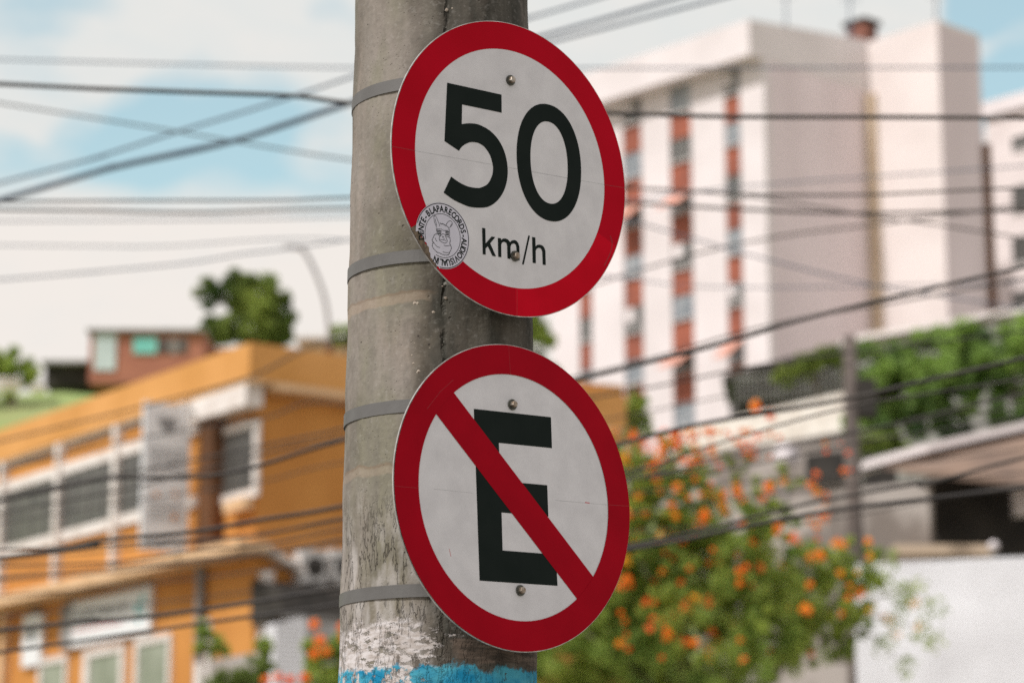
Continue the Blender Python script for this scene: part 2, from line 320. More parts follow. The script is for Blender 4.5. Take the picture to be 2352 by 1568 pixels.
# white paint remains, then blue
jag = mmath('ADD', mmath('MULTIPLY', mmath('SUBTRACT', mnoise(11, 4, (1, 1, .8), (1, 1, 1)), .5), .13), mmath('MULTIPLY', mmath('SUBTRACT', mnoise(60, 6, (1, 1, 1.3), (1, 4, 1), .7), .5), .055))
zj = mmath('ADD', Z, jag)
wh = mmath('MULTIPLY', mmap(zj, 2.098, 2.085), mmap(mmath('ADD', mnoise(34, 6, (1, 1, 2.2), (4, 0, 2), .7), mmath('MULTIPLY', mmap(ang, -1.9, -1.1), -.30)), .415, .45))
col = mmix(mmath('MULTIPLY', wh, .95), col, mmix(mmap(mnoise(55, 5, (1, 1, 3)), .4, .65), (.62, .58, .575), (.42, .37, .34)))
drk = mmath('MULTIPLY', mmap(zj, 2.10, 2.085), mmap(mnoise(40, 5, (1, 1, .3), (3, 3, 3), .7), .56, .60)); col = mmix(mmath('MULTIPLY', drk, .75), col, (.08, .065, .05))
rem = mmath('MULTIPLY', mmap(mmath('ABSOLUTE', mmath('SUBTRACT', mmath('ADD', Z, mmath('MULTIPLY', jag, .25)), 2.052)), .016, .021, 1., 0.), mmap(mmath('ADD', ang, mmath('MULTIPLY', jag, 3.)), -1.42, -1.36))
col = mmix(mmath('MULTIPLY', rem, .85), col, mmix(mmap(mnoise(40, 5, (.5, .5, 4)), .4, .6), (.16, .12, .095), (.07, .055, .045)))
bl0 = mmath('ADD', Z, mmath('MULTIPLY', jag, .55)); bl = mmath('MULTIPLY', mmap(bl0, 2.028, 2.022), mmap(mmath('ADD', mnoise(38, 6, (1, 1, .8), (1, 2, 8), .7), mmath('MULTIPLY', mmap(ang, -1.9, -1.4), .12)), .47, .50))
col = mmix(bl, col, mmix(mmap(mnoise(18, 5, (1, 1, 1.5)), .4, .62), (.01, .20, .36), (.07, .34, .45)))
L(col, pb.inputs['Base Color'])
h = mmath('MULTIPLY', fine, .0012)
for a, k in ((mid, .0020), (pit, -.004), (pit2, -.0012), (seamn, -.005), (crk, -.002), (wh, .0012), (bl, .0008), (big, .004)): h = mmath('ADD', h, mmath('MULTIPLY', a, k))
bp = n.new("ShaderNodeBump"); bp.inputs['Distance'].default_value = 1.0; bp.inputs['Strength'].default_value = .9; L(h, bp.inputs['Height']); L(bp.outputs[0], pb.inputs['Normal'])
POLE = m
pole = empty('utility_pole', PC, 'thick round concrete pole with chipped white and blue paint, carrying both round signs', 'pole')
WLz = PC.copy()
mb = MB(); NS = 128; zs = [0] + [1.2 + .02 * k for k in range(116)] + [4, 6, 9]
for z in zs:
    for q in range(NS):
        t = 2 * math.pi * q / NS; r = prad(z)
        if 1.5 < z < 3.5:
            r += .0009 * math.sin(z * 37 + 3 * t) + rnd.uniform(-.0004, .0004)
            da = (t - (2 * math.pi - 1.50)); r -= .0022 * math.exp(-(da / .03) ** 2)
        mb.v.append((PC.x + r * math.cos(t), PC.y + r * math.sin(t), z))
for k in range(len(zs) - 1):
    for q in range(NS): mb.f.append((k * NS + q, k * NS + (q + 1) % NS, (k + 1) * NS + (q + 1) % NS, (k + 1) * NS + q))
mb.f.append(tuple((len(zs) - 1) * NS + q for q in range(NS)))
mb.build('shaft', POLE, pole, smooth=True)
# chipped hollow with pinkish aggregate at left of lower sign and rough concrete crumbs on seam
def crumb(mb, a, z, s, out=.0):
    r = prad(z) + out; c = Vector((PC.x + r * math.cos(a), PC.y + r * math.sin(a), z)); i = len(mb.v); g = rnd
    nr = Vector((math.cos(a), math.sin(a), 0)); tg = Vector((-math.sin(a), math.cos(a), 0)); k = 7
    for q in range(k):
        t = 2 * math.pi * q / k; mb.v.append(tuple(c + tg * (s * g.uniform(.6, 1.2) * math.cos(t)) + Vector((0, 0, s * g.uniform(.6, 1.2) * math.sin(t)))))
    mb.v.append(tuple(c + nr * s * .45)); mb.f += [(i + q, i + (q + 1) % k, i + k) for q in range(k)]
M['crumb'] = mat("exposed_aggregate", (.46, .40, .33), (.26, .21, .17), .9, 300)
M['hole'] = mat("dark_chip", (.05, .042, .036), (.09, .07, .06), .9, 200)
mb = MB()
for _ in range(48): crumb(mb, -1.50 + rnd.gauss(0, .025), rnd.uniform(2.1, 3.3), rnd.uniform(.001, .0032), -.001)
for _ in range(26): crumb(mb, rnd.uniform(-1.95, -1.6), 2.56 + rnd.gauss(0, .03), rnd.uniform(.0012, .004), -.0006)
mb.build('exposed_aggregate', 'crumb', pole)['kind'] = 'stuff'
for a_, z_, s_ in ((-1.845, 2.318, .0115), (-1.80, 2.255, .004), (-1.77, 2.562, .004), (-1.70, 2.575, .003), (-1.66, 2.548, .0035), (-1.86, 2.245, .003)):
    mb = MB(); crumb(mb, a_, z_, s_, 0); mb.build('chipped_hollow', 'hole', pole)
mb = MB(); crumb(mb, -1.842, 2.309, .0075, .003); crumb(mb, -1.815, 2.314, .004, .003)
o = mb.build('broken_edge', mat("pink_broken_concrete", (.60, .42, .34), (.45, .33, .27), .9, 300), pole)
# ------------------------------------------------------------------ signs
def frame3(C, yaw, tilt, roll):
    y, t, r = R(yaw), R(tilt), R(roll); u = Vector((math.cos(y), math.sin(y), 0)); nn = Vector((math.sin(y), -math.cos(y), 0)); v = Vector((0, 0, 1))
    n2 = nn * math.cos(t) + v * math.sin(t); v2 = v * math.cos(t) - nn * math.sin(t)
    return Vector(C), u * math.cos(r) - v2 * math.sin(r), v2 * math.cos(r) + u * math.sin(r), n2
class SG:
    def __init__(s, f): s.C, s.u, s.v, s.n = f
    def p(s, x, y, h=0): return s.C + s.u * x + s.v * y + s.n * h
    def face(s, mb, pts, h): return mb.poly([s.p(x, y, h) for x, y in pts])
    def ring(s, mb, r0, r1, h, cx=0, cy=0, n=160):
        i = len(mb.v)
        for q in range(n):
            t = 2 * math.pi * q / n; c, d = math.cos(t), math.sin(t); mb.v.append(tuple(s.p(cx + r0 * c, cy + r0 * d, h))); mb.v.append(tuple(s.p(cx + r1 * c, cy + r1 * d, h)))
        for q in range(n): a = i + 2 * q; b = i + 2 * ((q + 1) % n); mb.f.append((a, a + 1, b + 1, b))
        return mb
    def disc(s, mb, r, h0, h1, n=160, cx=0, cy=0):
        i = len(mb.v)
        for h in (h0, h1):
            for q in range(n): t = 2 * math.pi * q / n; mb.v.append(tuple(s.p(cx + r * math.cos(t), cy + r * math.sin(t), h)))
        mb.f.append(tuple(i + q for q in range(n))[::-1]); mb.f.append(tuple(i + n + q for q in range(n)))
        for q in range(n): mb.f.append((i + q, i + (q + 1) % n, i + n + (q + 1) % n, i + n + q))
        return mb
    def stroke(s, mb, pts, w, h):
        pts = [Vector((a, b)) for a, b in pts]; i = len(mb.v)
        for k, p in enumerate(pts):
            d = pts[min(k + 1, len(pts) - 1)] - pts[max(k - 1, 0)]
            if d.length < 1e-9: d = Vector((1, 0))
            d.normalize(); q = Vector((-d.y, d.x)) * w / 2; mb.v.append(tuple(s.p(*(p + q), h))); mb.v.append(tuple(s.p(*(p - q), h)))
        for k in range(len(pts) - 1): a = i + 2 * k; mb.f.append((a, a + 1, a + 3, a + 2))
        return mb
def sp2(pts, n=5): return [(v.x, v.y) for v in spline([Vector((a, b, 0)) for a, b in pts], n)]
def bolt(S, root, y, by, name='bolt'):
    mb = MB(); S.disc(mb, .0088, .001, .0032, 24, 0, y); o = mb.build(name, 'washer', root)
    mb = MB(); i = 0; pts0 = [(.0058 * math.cos(math.pi / 3 * q + .3), y + .0058 * math.sin(math.pi / 3 * q + .3)) for q in range(6)]
    pts1 = [(a * .86, (b - y) * .86 + y) for a, b in pts0]
    for h, pp in ((.003, pts0), (.0085, pts0), (.0098, pts1)):
        for a, b in pp: mb.v.append(tuple(S.p(a, b, h)))
    for k in (0, 6):
        for q in range(6): mb.f.append((k + q, k + (q + 1) % 6, k + 6 + (q + 1) % 6, k + 6 + q))
    mb.f.append(tuple(12 + q for q in range(6)))
    mb.build('hex_head', 'bolt', o)
    # strap bracket behind the plate and steel band round the pole at this height
    zc = S.p(0, y, 0).z; mb = MB(); c = S.p(0, y, -.003); d = (Vector((PC.x, PC.y, zc)) - c); d.z = 0; ln = d.length - prad(zc) - .001; d.normalize(); sd = d.cross(Vector((0, 0, 1)))
    a = c; e = c + d * ln; hh = Vector((0, 0, .013))
    mb.hexa([a - sd * .022 - hh, a + sd * .022 - hh, e + sd * .014 - hh, e - sd * .014 - hh, a - sd * .022 + hh, a + sd * .022 + hh, e + sd * .014 + hh, e - sd * .014 + hh])
    mb.build('bracket', 'band', root)
    mb = MB(); n = 96; tl = .5 * math.tan(R(1.2))
    for z, q0 in ((-.0105, .0004), (-.0105, .0022), (.0105, .0022), (.0105, .0004)):
        for q in range(n): t = 2 * math.pi * q / n; zz = zc + z + .0015 * math.sin(t + 1); r = prad(zz) + q0; mb.v.append((PC.x + r * math.cos(t), PC.y + r * math.sin(t), zz))
    for k in range(3):
        for q in range(n): mb.f.append((k * n + q, k * n + (q + 1) % n, (k + 1) * n + (q + 1) % n, (k + 1) * n + q))
    mb.build('steel_band', 'band', root, smooth=False)
mm = lambda L_: [(a / 1000, b / 1000) for a, b in L_]
# --- upper sign
S1 = SG(frame3((.0002, 4.3023, 2.8473), 39.29, -.59, -2.28))
s1 = empty('speed_limit_sign', S1.C, 'upper round sign reading 50 km/h in black on white with red border and sticker', 'road sign')
mb = MB(); S1.disc(mb, .25, -.0025, 0, 200); mb.build('plate', 'alu', s1)
mb = MB(); S1.disc(mb, .206, .0001, .0004, 160); mb.build('white_face', 'white', s1)
mb = MB(); S1.ring(mb, .2024, .2488, .0007, n=200); mb.build('red_border', 'red', s1)
mb = MB()
for q in range(60):
    t0, t1 = R(-90 + q * 65 / 60), R(-90 + (q + 1) * 65 / 60); S1.face(mb, [(.2026 * math.cos(t0), .2026 * math.sin(t0)), (.2486 * math.cos(t0), .2486 * math.sin(t0)), (.2486 * math.cos(t1), .2486 * math.sin(t1)), (.2026 * math.cos(t1), .2026 * math.sin(t1))], .00074)
mb.build('fresher_red_film', mat("fresher_red_film", (.56, .002, .016), (.47, .0015, .012), .5, 12, 8, spec=.04), s1)
mb = MB(); C8 = [(-19.6, 122.7), (-20.1, 91.7), (-103.6, 92.3), (-105.3, 59.1)]
five_o = [(-105.3, 59.1), (-96, 61.5), (-87.0, 63.2), (-76, 64), (-65.3, 63.0), (-45.8, 56.9), (-28.5, 44.3), (-16.7, 26.7), (-10.9, 6.3), (-10.9, -14.9), (-16.4, -35.0), (-27.0, -52.3), (-40.6, -65.3), (-56.1, -73.6), (-73.6, -77.0), (-88, -78), (-99.5, -77.0), (-125.0, -70.9), (-145.7, -61.4)]
five_i = [(-129.6, -32.6), (-118, -38), (-107.1, -41.8), (-96, -44.2), (-85.7, -44.7), (-76, -44.2), (-68.3, -42.5), (-54.1, -34.9), (-44.9, -21.4), (-41.6, -10), (-41.8, -.5), (-47.0, 15.2), (-57.6, 27.0), (-66, 31), (-74, 32.6), (-87.9, 31.2), (-101.1, 24.8), (-108.6, 18.1), (-112.1, 13.0)]
five = [(-133.8, 124.5), (-19.6, 122.7), (-20.1, 91.7), (-103.6, 92.6)] + sp2(five_o, 3) + sp2(five_i, 3) + [(-141.8, 25.0)]
S1.face(mb, mm(five), .0009); mb.build('digit', 'black', s1)
mb = MB(); i = 0; n0 = 120
def sup(t, a, b, e): c, d = math.cos(t), math.sin(t); return (a * math.copysign(abs(c) ** (2 / e), c), b * math.copysign(abs(d) ** (2 / e), d))
for q in range(n0):
    t = 2 * math.pi * q / n0; a, b = sup(t, .0408, .0708, 2.15); c, d = sup(t, .0705, .1008, 2.12)
    mb.v.append(tuple(S1.p(.0804 + a, .0212 + b, .0009))); mb.v.append(tuple(S1.p(.0804 + c, .0212 + d, .0009)))
for q in range(n0): a = 2 * q; b = 2 * ((q + 1) % n0); mb.f.append((a, a + 1, b + 1, b))
mb.build('digit', 'black', s1)
KM = dict(k=[(-67.4, -109.8), (-60.7, -109.9), (-60.8, -135.1), (-47.9, -122.0), (-40.1, -121.9), (-51.1, -133.7), (-39.6, -154.2), (-46.9, -154.2), (-56.2, -139.2), (-61.0, -143.5), (-61.2, -153.9), (-67.2, -153.8)],
 m=[(-34.6, -122.5), (-28.3, -122.5), (-27.8, -125.3), (-23.7, -122.4), (-19.0, -121.5), (-14.3, -122.3), (-11.4, -124), (-9.0, -126.7), (-5.6, -123.5), (-1.2, -122.0), (1.8, -121.9), (4.3, -122.5), (8.6, -125.8), (10.6, -131.8), (10.5, -155.1), (4.5, -155.0), (4.4, -133.8), (3.3, -129.6), (0.6, -127.7), (-2.6, -127.9), (-6.2, -129.8), (-8.3, -134.1), (-8.8, -154.7), (-15.3, -154.8), (-15.2, -133.1), (-16.8, -128.9), (-20.0, -127.6), (-23.1, -127.8), (-26.3, -129.6), (-27.9, -133.4), (-28.2, -154.3), (-34.8, -154.2)],
 s=[(30.6, -110.3), (34.1, -110.5), (19.2, -160.9), (15.6, -160.9)],
 h=[(38.7, -111.8), (45.6, -111.8), (45.7, -127.0), (49.4, -124.0), (54.3, -122.8), (59.5, -123.4), (63, -125.2), (65.2, -128.2), (66.7, -132.5), (66.7, -156.1), (60.2, -156.1), (60.0, -134.6), (58.4, -130.4), (55.7, -128.5), (52.5, -128.4), (48.4, -130.0), (45.7, -133.8), (45.3, -155.6), (38.6, -155.6)])
for k in 'kmsh': mb = MB(); S1.face(mb, mm(KM[k]), .0009); mb.build('slash' if k == 's' else 'letter', 'black', s1)
for pp, wd in (([(-.2485, .0005), (-.2024, .0)], .0011), ([(.2024, .0), (.2485, .0005)], .0011), ([(.002, -.2488), (.0035, -.2026)], .0009), (sp2([(.212, -.088), (.216, -.100), (.211, -.118), (.196, -.142)]), .0018)):
    mb = MB(); S1.stroke(mb, pp, wd, .00078); mb.build('border_scratch', 'redseam', s1)
mb = MB(); S1.stroke(mb, [(-.2022, 0), (.2022, .0)], .0008, .00045); mb.build('scored_line', 'seam', s1)
bolt(S1, s1, .1502, 1); bolt(S1, s1, -.1492, 0)
# sticker, torn at the rim
SX, SY, SR = -.1498, -.1335, .0545
def intsign(x, y, r=.2492): return x * x + y * y < r * r
pts = []
for q in range(180):
    t = 2 * math.pi * q / 180; x, y = SX + SR * math.cos(t), SY + SR * math.sin(t); rr = math.hypot(x, y)
    if rr > .2445: tn = min(1, max(0, (-2.36 - math.atan2(y, x)) / .07)) * min(1, max(0, (math.atan2(y, x) + 2.60) / .05)) ; k = (.2455 - .0085 * tn + .0009 * math.sin(q * 1.3)) / rr; x *= k; y *= k
    pts.append((x, y))
mb = MB(); S1.face(mb, pts, .0012); stk = mb.build('sticker', 'paper', s1); stk['label'] = 'round white sticker with a ring of black letters and a line drawn llama, torn at the rim'
mb = MB(); pk = [(a * .2493 / math.hypot(a, b), b * .2493 / math.hypot(a, b)) for a, b in [(math.cos(t), math.sin(t)) for t in [R(x) for x in range(211, 230, 1)]]]
pk += [((.2375 + .002 * math.sin(x * 2.1)) * math.cos(R(x)), (.2375 + .002 * math.sin(x * 2.1)) * math.sin(R(x))) for x in range(229, 210, -1)]
S1.face(mb, pk, .00085); mb.build('torn_backing', 'rust', s1)
def ringclip(mb, r, w, h):
    run = []
    for q in range(181):
        t = 2 * math.pi * q / 180; x, y = SX + r * math.cos(t), SY + r * math.sin(t)
        lim = .2436 if math.atan2(y, x) > -2.33 else .234
        if math.hypot(x, y) < lim: run.append((x, y))
        else:
            if len(run) > 1: S1.stroke(mb, run, w, h)
            run = []
    if len(run) > 1: S1.stroke(mb, run, w, h)
mb = MB(); ringclip(mb, .0530, .0013, .0014); ringclip(mb, .0360, .0009, .0014); mb.build('ring_line', 'black', stk)
GC = {}
def glyph(c, bold=.03):
    if c in GC: return GC[c]
    cu = bpy.data.curves.new('tmp_text', 'FONT'); cu.body = c; cu.size = 1; cu.align_x = 'CENTER'; cu.offset = bold; cu.resolution_u = 3
    o = bpy.data.objects.new('tmp_text', cu); COL.objects.link(o); dg = bpy.context.evaluated_depsgraph_get(); me = o.evaluated_get(dg).to_mesh()
    r = ([(v.co.x, v.co.y) for v in me.vertices], [tuple(p.vertices) for p in me.polygons]); o.evaluated_get(dg).to_mesh_clear(); bpy.data.objects.remove(o); bpy.data.curves.remove(cu)
    GC[c] = r; return r
def putchar(mb, c, cx, cy, rot, size, fn, bold=.03, wid=1.0):
    v, f = glyph(c, bold); i = len(mb.v); ca, sa = math.cos(rot), math.sin(rot)
    for x, y in v: x *= size * wid; y = (y - .36) * size; mb.v.append(tuple(fn(cx + x * ca - y * sa, cy + x * sa + y * ca)))
    mb.f += [tuple(i + k for k in q) for q in f]
AN = [('B', 131.2), ('L', 121.0), ('A', 111.0), ('P', 101.3), ('A', 91.6)] + [(c, 79.3 - 10.5 * k) for k, c in enumerate('RECORDS')] + [('-', 6.8)]
AN += list(zip('AUDIOVISUAL', (-3.4, -14.0, -24.5, -31.8, -39.8, -51.5, -60.0, -66.5, -76.5, -86.0, -94.5))) + [('I', -103.5), ('N', -110.7), ('D', -169.4), ('E', -179.0), ('N', 170.5), ('T', 160.9), ('E', 151.3), ('-', 142.0)]
mb = MB()
for c, a in AN:
    t = R(a); putchar(mb, c, SX + .0445 * math.cos(t), SY + .0445 * math.sin(t), t - math.pi / 2, .0150, lambda x, y: S1.p(x, y, .0014), .03, .80)
mb.build('lettering', 'black', stk)
LL = [[(-119, 116), (-162, 207), (-174, 279), (-157, 307), (-126, 295), (-72, 191), (-54, 147)], [(-53, 202), (-26, 187), (-1, 195), (25, 189), (48, 178), (76, 173), (110, 154), (134, 116)], [(67, 181), (112, 242), (164, 266), (204, 236), (185, 187), (133, 148)], [(-131, 96), (-17, 104), (17, 87), (149, 108), (141, 15), (83, -11), (50, 22), (4, 34), (-65, -11), (-110, 20), (-131, 96)], [(-120, 74), (-23, 72)], [(-115, 47), (-30, 47)], [(-101, 19), (-32, 22)], [(57, 78), (137, 79)], [(56, 52), (133, 52)], [(59, 27), (127, 27)], [(-36, 2), (-71, -40), (-67, -85), (-11, -110), (46, -117), (90, -84), (77, -40), (49, 3)], [(-66, -67), (70, -73)], [(-121, 19), (-173, -6), (-191, -45), (-220, -95), (-204, -139), (-222, -187), (-201, -230), (-162, -262), (-123, -290), (-72, -297), (-27, -310), (41, -316), (110, -303), (140, -253), (176, -184), (160, -140), (143, -105), (156, -67), (146, -12), (117, -7)], [(-198, -124), (-160, -161), (-121, -193), (-58, -204)], [(17, -153), (68, -161), (143, -142)], [(-157, -55), (-135, -94), (-113, -105)], [(-9, -267), (65, -271), (140, -258)], [(-20, -10), (30, -14)], [(0, -14), (5, -40), (40, -50)], [(-150, 262), (-118, 150)], [(190, 222), (160, 175)]]
mb = MB()
for i, l in enumerate(LL):
    pp = [(SX + a / 10000, SY + b / 10000) for a, b in l]; closed = i in (3, 4, 5, 6, 7, 8, 9)
    if i in (12, 1):      # fleece outline drawn with small scallops
        q = sp2(pp, 6); q = [(a + .0008 * math.sin(k * 1.6), b + .0008 * math.cos(k * 1.6)) for k, (a, b) in enumerate(q)]
    else: q = pp if closed else sp2(pp, 4)
    S1.stroke(mb, q, .0016 if i in (4, 5, 6, 7, 8, 9) else .0008, .0014)
mb.build('line_drawing', 'black', stk)
# --- lower sign
S2 = SG(frame3((.0059, 4.2996, 2.2972), 40.39, 1.26, -2.16))
s2 = empty('no_parking_sign', S2.C, 'lower round sign with a black letter E crossed by a red diagonal bar', 'road sign')
mb = MB(); S2.disc(mb, .25, -.0025, 0, 200); mb.build('plate', 'alu', s2)
mb = MB(); S2.disc(mb, .204, .0001, .0004, 160); mb.build('white_face', 'white', s2)
E_ = [(-81, 136.8), (83.5, 137.5), (82.6, 86), (-31.3, 85.6), (-31.4, 23.4), (68.5, 23.6), (67.8, -27.8), (-31.8, -27.5), (-33, -88.7), (80, -89.3), (80.8, -140.1), (-83.4, -139.4)]
mb = MB(); S2.face(mb, mm(E_), .0007); mb.build('letter', 'black', s2)
mb = MB(); k = math.sqrt(.5); q = .2035; hw = .0268
S2.face(mb, [((-q - 0) * k + hw * k, q * k + hw * k), (q * k + hw * k, -q * k + hw * k), (q * k - hw * k, -q * k - hw * k), (-q * k - hw * k, q * k - hw * k)], .0010); mb.build('diagonal_bar', 'red2', s2)
mb = MB(); S2.ring(mb, .2005, .2488, .0013, n=200); mb.build('red_border', 'red2', s2)
for pp, wd in (([(-.178, .128), (-.150, .158), (-.122, .180)], .0008), ([(.2005, 0), (.2485, .0008)], .0009), ([(-.2485, .0), (-.2005, .0)], .0007), ([(-.002, .2488), (-.001, .2006)], .0007)):
    mb = MB(); S2.stroke(mb, pp, wd, .0014); mb.build('border_scratch', 'redseam', s2)
for pp, wd in (([(.085, .0), (.2002, .0)], .0006), ([(-.17, .001), (-.09, .0)], .0005)): mb = MB(); S2.stroke(mb, pp, wd, .00045); mb.build('scored_line', 'seam', s2)
for pp, wd in (([(-.143, -.092), (-.140, -.104)], .0012), ([(.150, .0008), (.160, .0003)], .0018)): mb = MB(); S2.stroke(mb, pp, wd, .00048); mb.build('red_scuff', 'redtext', s2)
bolt(S2, s2, .1507, 1); bolt(S2, s2, -.1514, 0)
# ------------------------------------------------------------------ yellow building
YB = Fr(P(575, 785, 50), 35.4); base = gz(0, 50) - 1
yb = empty('ochre_building', YB.p(4, 4, base), 'ochre plastered two storey building with white posts and dark windows left of the pole', 'building')
def zz(px, py, v=0): return YB.onv(px, py, v)[1]
ztop = YB.p(0, 0, 0); ZT = P(575, 785, 50).z; ZE = zz(575, 868); UE = 34; VE = 8.9
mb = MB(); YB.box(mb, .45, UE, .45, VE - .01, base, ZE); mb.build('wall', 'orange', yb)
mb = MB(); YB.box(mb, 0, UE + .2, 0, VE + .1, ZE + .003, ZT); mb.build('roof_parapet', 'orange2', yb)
mb = MB(); YB.box(mb, .0, .44, .5, VE, ZE - .14, ZE); YB.box(mb, 0, UE, .02, .44, ZE - .06, ZE); mb.build('ledge', 'ledge', yb)
u_b = YB.onv(445, 1000)[0]; u_l = YB.onv(-200, 1300)[0]
zc1 = zz(131, 1343); zc0 = zz(131, 1366); zs1 = zz(131, 1221); zs0 = zz(131, 1244); zh0 = zz(131, 1092); zh1 = zz(131, 1068)
mb = MB(); YB.box(mb, u_b, UE, .12, .449, zc1, ZE - .06); mb.build('veranda_wall', 'orange', yb)
mb = MB(); YB.box(mb, -.15, UE, -.25, .44, zc0, zc1); mb.build('balcony_slab', 'ledge', yb)
mb = MB(); YB.box(mb, u_b, UE, .03, .119, zs0, zs1); mb.build('window_sill_band', 'trim', yb)
mb = MB(); YB.box(mb, u_b, UE, .03, .119, zh0, zh1); mb.build('window_head_band', 'trim', yb)
mb = MB(); YB.box(mb, u_b, UE, .05, .119, zz(131, 1030), zz(131, 1019)); mb.build('eave_beam', 'grey', yb)
ps = [YB.onv(x, 1200)[0] for x in (415, 262, 130, 2, -124)]
for i, u in enumerate(ps):
    mb = MB(); YB.box(mb, u - .085, u + .085, -.06, .118, zc1, ZE - .061); mb.build('post', 'trim', yb)
for a, b in zip(ps[:-1], ps[1:]):
    mb = MB(); YB.box(mb, a + .10, b - .10, .07, .119, zs1 + .01, zh0 - .01); wn = mb.build('window', 'glass', yb)
    for k in range(1, 4):
        u = a + .1 + (b - a - .2) * k / 4; mb = MB(); YB.box(mb, u - .009, u + .009, .045, .069, zs1 + .01, zh0 - .01); mb.build('grille_bar', 'grey', wn)
a0, a1 = YB.onv(563, 870)[0], YB.onv(452, 914)[0]
mb = MB(); YB.box(mb, a0, a1 + .3, .02, .40, zz(563, 928), ZE - .061); mb.build('soffit_box', 'trim', yb)
# recessed window
V0 = .45
q0 = YB.onv(600, 950, V0)[0]; q1 = YB.onv(489, 1000, V0)[0]; w0, w1 = zz(545, 1152, V0), zz(545, 978, V0)
mb = MB()
for (a, b, c, d) in ((q0, q0 + .13, w0, w1), (q1 - .16, q1, w0, w1), (q0 + .13, q1 - .16, w1 - .14, w1), (q0 + .13, q1 - .16, w0, w0 + .16)): YB.box(mb, a, b, V0 - .09, V0 - .002, c, d)
wf = mb.build('window', 'trim', yb); mb = MB(); YB.box(mb, q0 + .131, q1 - .161, V0 - .05, V0 - .003, w0 + .161, w1 - .141); mb.build('pane', 'glass', wf)
mb = MB(); YB.box(mb, u_b - .5, u_b - .002, .15, .448, zc1 + .01, ZE - .07); mb.build('recess_shade_face', 'brown', yb)  # veranda return face, its shade put into the brown colour
mb = MB(); YB.box(mb, q0 + .1, q0 + .9, V0 - .28, V0 - .1, w0 - .24, w0 - .02); mb.build('sill_bracket', 'ledge', yb)
# ground floor
for (xa, ya, xb, yb_) in ((198, 1495, 293, 1600), (316, 1468, 399, 1590), (95, 1516, 160, 1610)):
    a, zt = YB.onv((xa + xb) / 2, (ya + ya - 16) / 2, V0); uu0 = YB.onv(xb, ya, V0)[0]; uu1 = YB.onv(xa, ya, V0)[0]; zb = zt - 1.25; t = .11 if xa != 198 else .2
    mb = MB()
    for (c, d, e, f) in ((uu0, uu0 + t, zb, zt), (uu1 - t * 1.3, uu1, zb, zt), (uu0 + t, uu1 - t * 1.3, zt - .14, zt), (uu0 + t, uu1 - t * 1.3, zb, zb + .1)): YB.box(mb, c, d, V0 - .08, V0 - .002, e, f)
    wf = mb.build('window', 'trim', yb); mb = MB(); YB.box(mb, uu0 + t + .001, uu1 - t * 1.3 - .001, V0 - .04, V0 - .003, zb + .101, zt - .141); mb.build('pane', 'greenglass', wf)
u = YB.onv(21, 1450, V0); mb = MB(); YB.box(mb, u[0] - .13, u[0] + .13, V0 - .2, V0 - .002, base + .5, zc0 - .004); mb.build('pilaster', 'ledge', yb)
# corner pipe and end wall details
pv = YB.onv(472, 1350, V0); mb = MB(); mb.tube([YB.p(pv[0], V0 - .12, z) for z in (base, zc0 - .01)], .095, 10); mb.build('drainpipe', 'grey', yb)
UW = .45
def onend(px, py, off=0): return YB.onu(px, py, UW - off)
va, za = onend(605, 1313); mb = MB(); YB.box(mb, UW - .22, UW - .002, va - .11, va + .11, base, za); mb.build('buttress', 'trim', yb)
va, za = onend(590, 1252); vb, zb = onend(683, 1308); mb = MB(); th = .12
mb.hexa([YB.p(UW - .35, va, za - th), YB.p(UW - .01, va, za - th), YB.p(UW - .01, vb, zb - th), YB.p(UW - .35, vb, zb - th), YB.p(UW - .35, va, za), YB.p(UW - .01, va, za), YB.p(UW - .01, vb, zb), YB.p(UW - .35, vb, zb)]); mb.build('sloping_trim', 'trim', yb)
# things fixed on the building
def acunit(xa, xb, ya, yb_, label):
    v0, z1 = onend(xa, ya, .3); v1, _ = onend(xb, ya, .3); _, z0 = onend((xa + xb) / 2, yb_, .3); z1 = onend((xa + xb) / 2, ya, .3)[1]
    r = empty('air_conditioner', YB.p(UW - .15, (v0 + v1) / 2, z0), label, 'air conditioner', 'outdoor units on the ochre end wall')
    mb = MB(); YB.box(mb, UW - .33, UW - .01, v0, v1, z0, z1); mb.build('casing', 'frame', r)
    vc, zc_ = (v0 * .45 + v1 * .55), (z0 + z1) / 2; rr = min(v1 - v0, z1 - z0) * .34; mb = MB(); mb.tube([YB.p(UW - .34, vc, zc_), YB.p(UW - .333, vc, zc_)], rr, 24); mb.build('fan_grille', 'dark', r)
    return r
acunit(690, 750, 1262, 1340, 'pale outdoor air conditioning unit with round dark fan, farther left of the two'); acunit(760, 812, 1262, 1340, 'grey outdoor air conditioning unit right beside the concrete pole edge')
va, z1 = onend(651, 1345, 1.2); vb, _ = onend(860, 1345, 1.2); z0 = onend(700, 1422, 1.2)[1]
sh = empty('dark_awning', YB.p(-.3, (va + vb) / 2, z0), 'black awning box on the ochre end wall beneath the air conditioners', 'awning')
mb = MB(); mb.hexa([YB.p(UW - 1.2, va, z0), YB.p(UW - .012, va, z0), YB.p(UW - .012, vb, z0), YB.p(UW - 1.2, vb, z0), YB.p(UW - 1.0, va, z1), YB.p(UW - .012, va, z1 + .25), YB.p(UW - .012, vb, z1 + .25), YB.p(UW - 1.0, vb, z1)]); mb.build('canopy', 'dark', sh)
mb = MB(); YB.box(mb, UW - 1.215, UW - 1.201, va, vb, z0, z0 + .08); mb.build('front_rail', 'grey', sh)
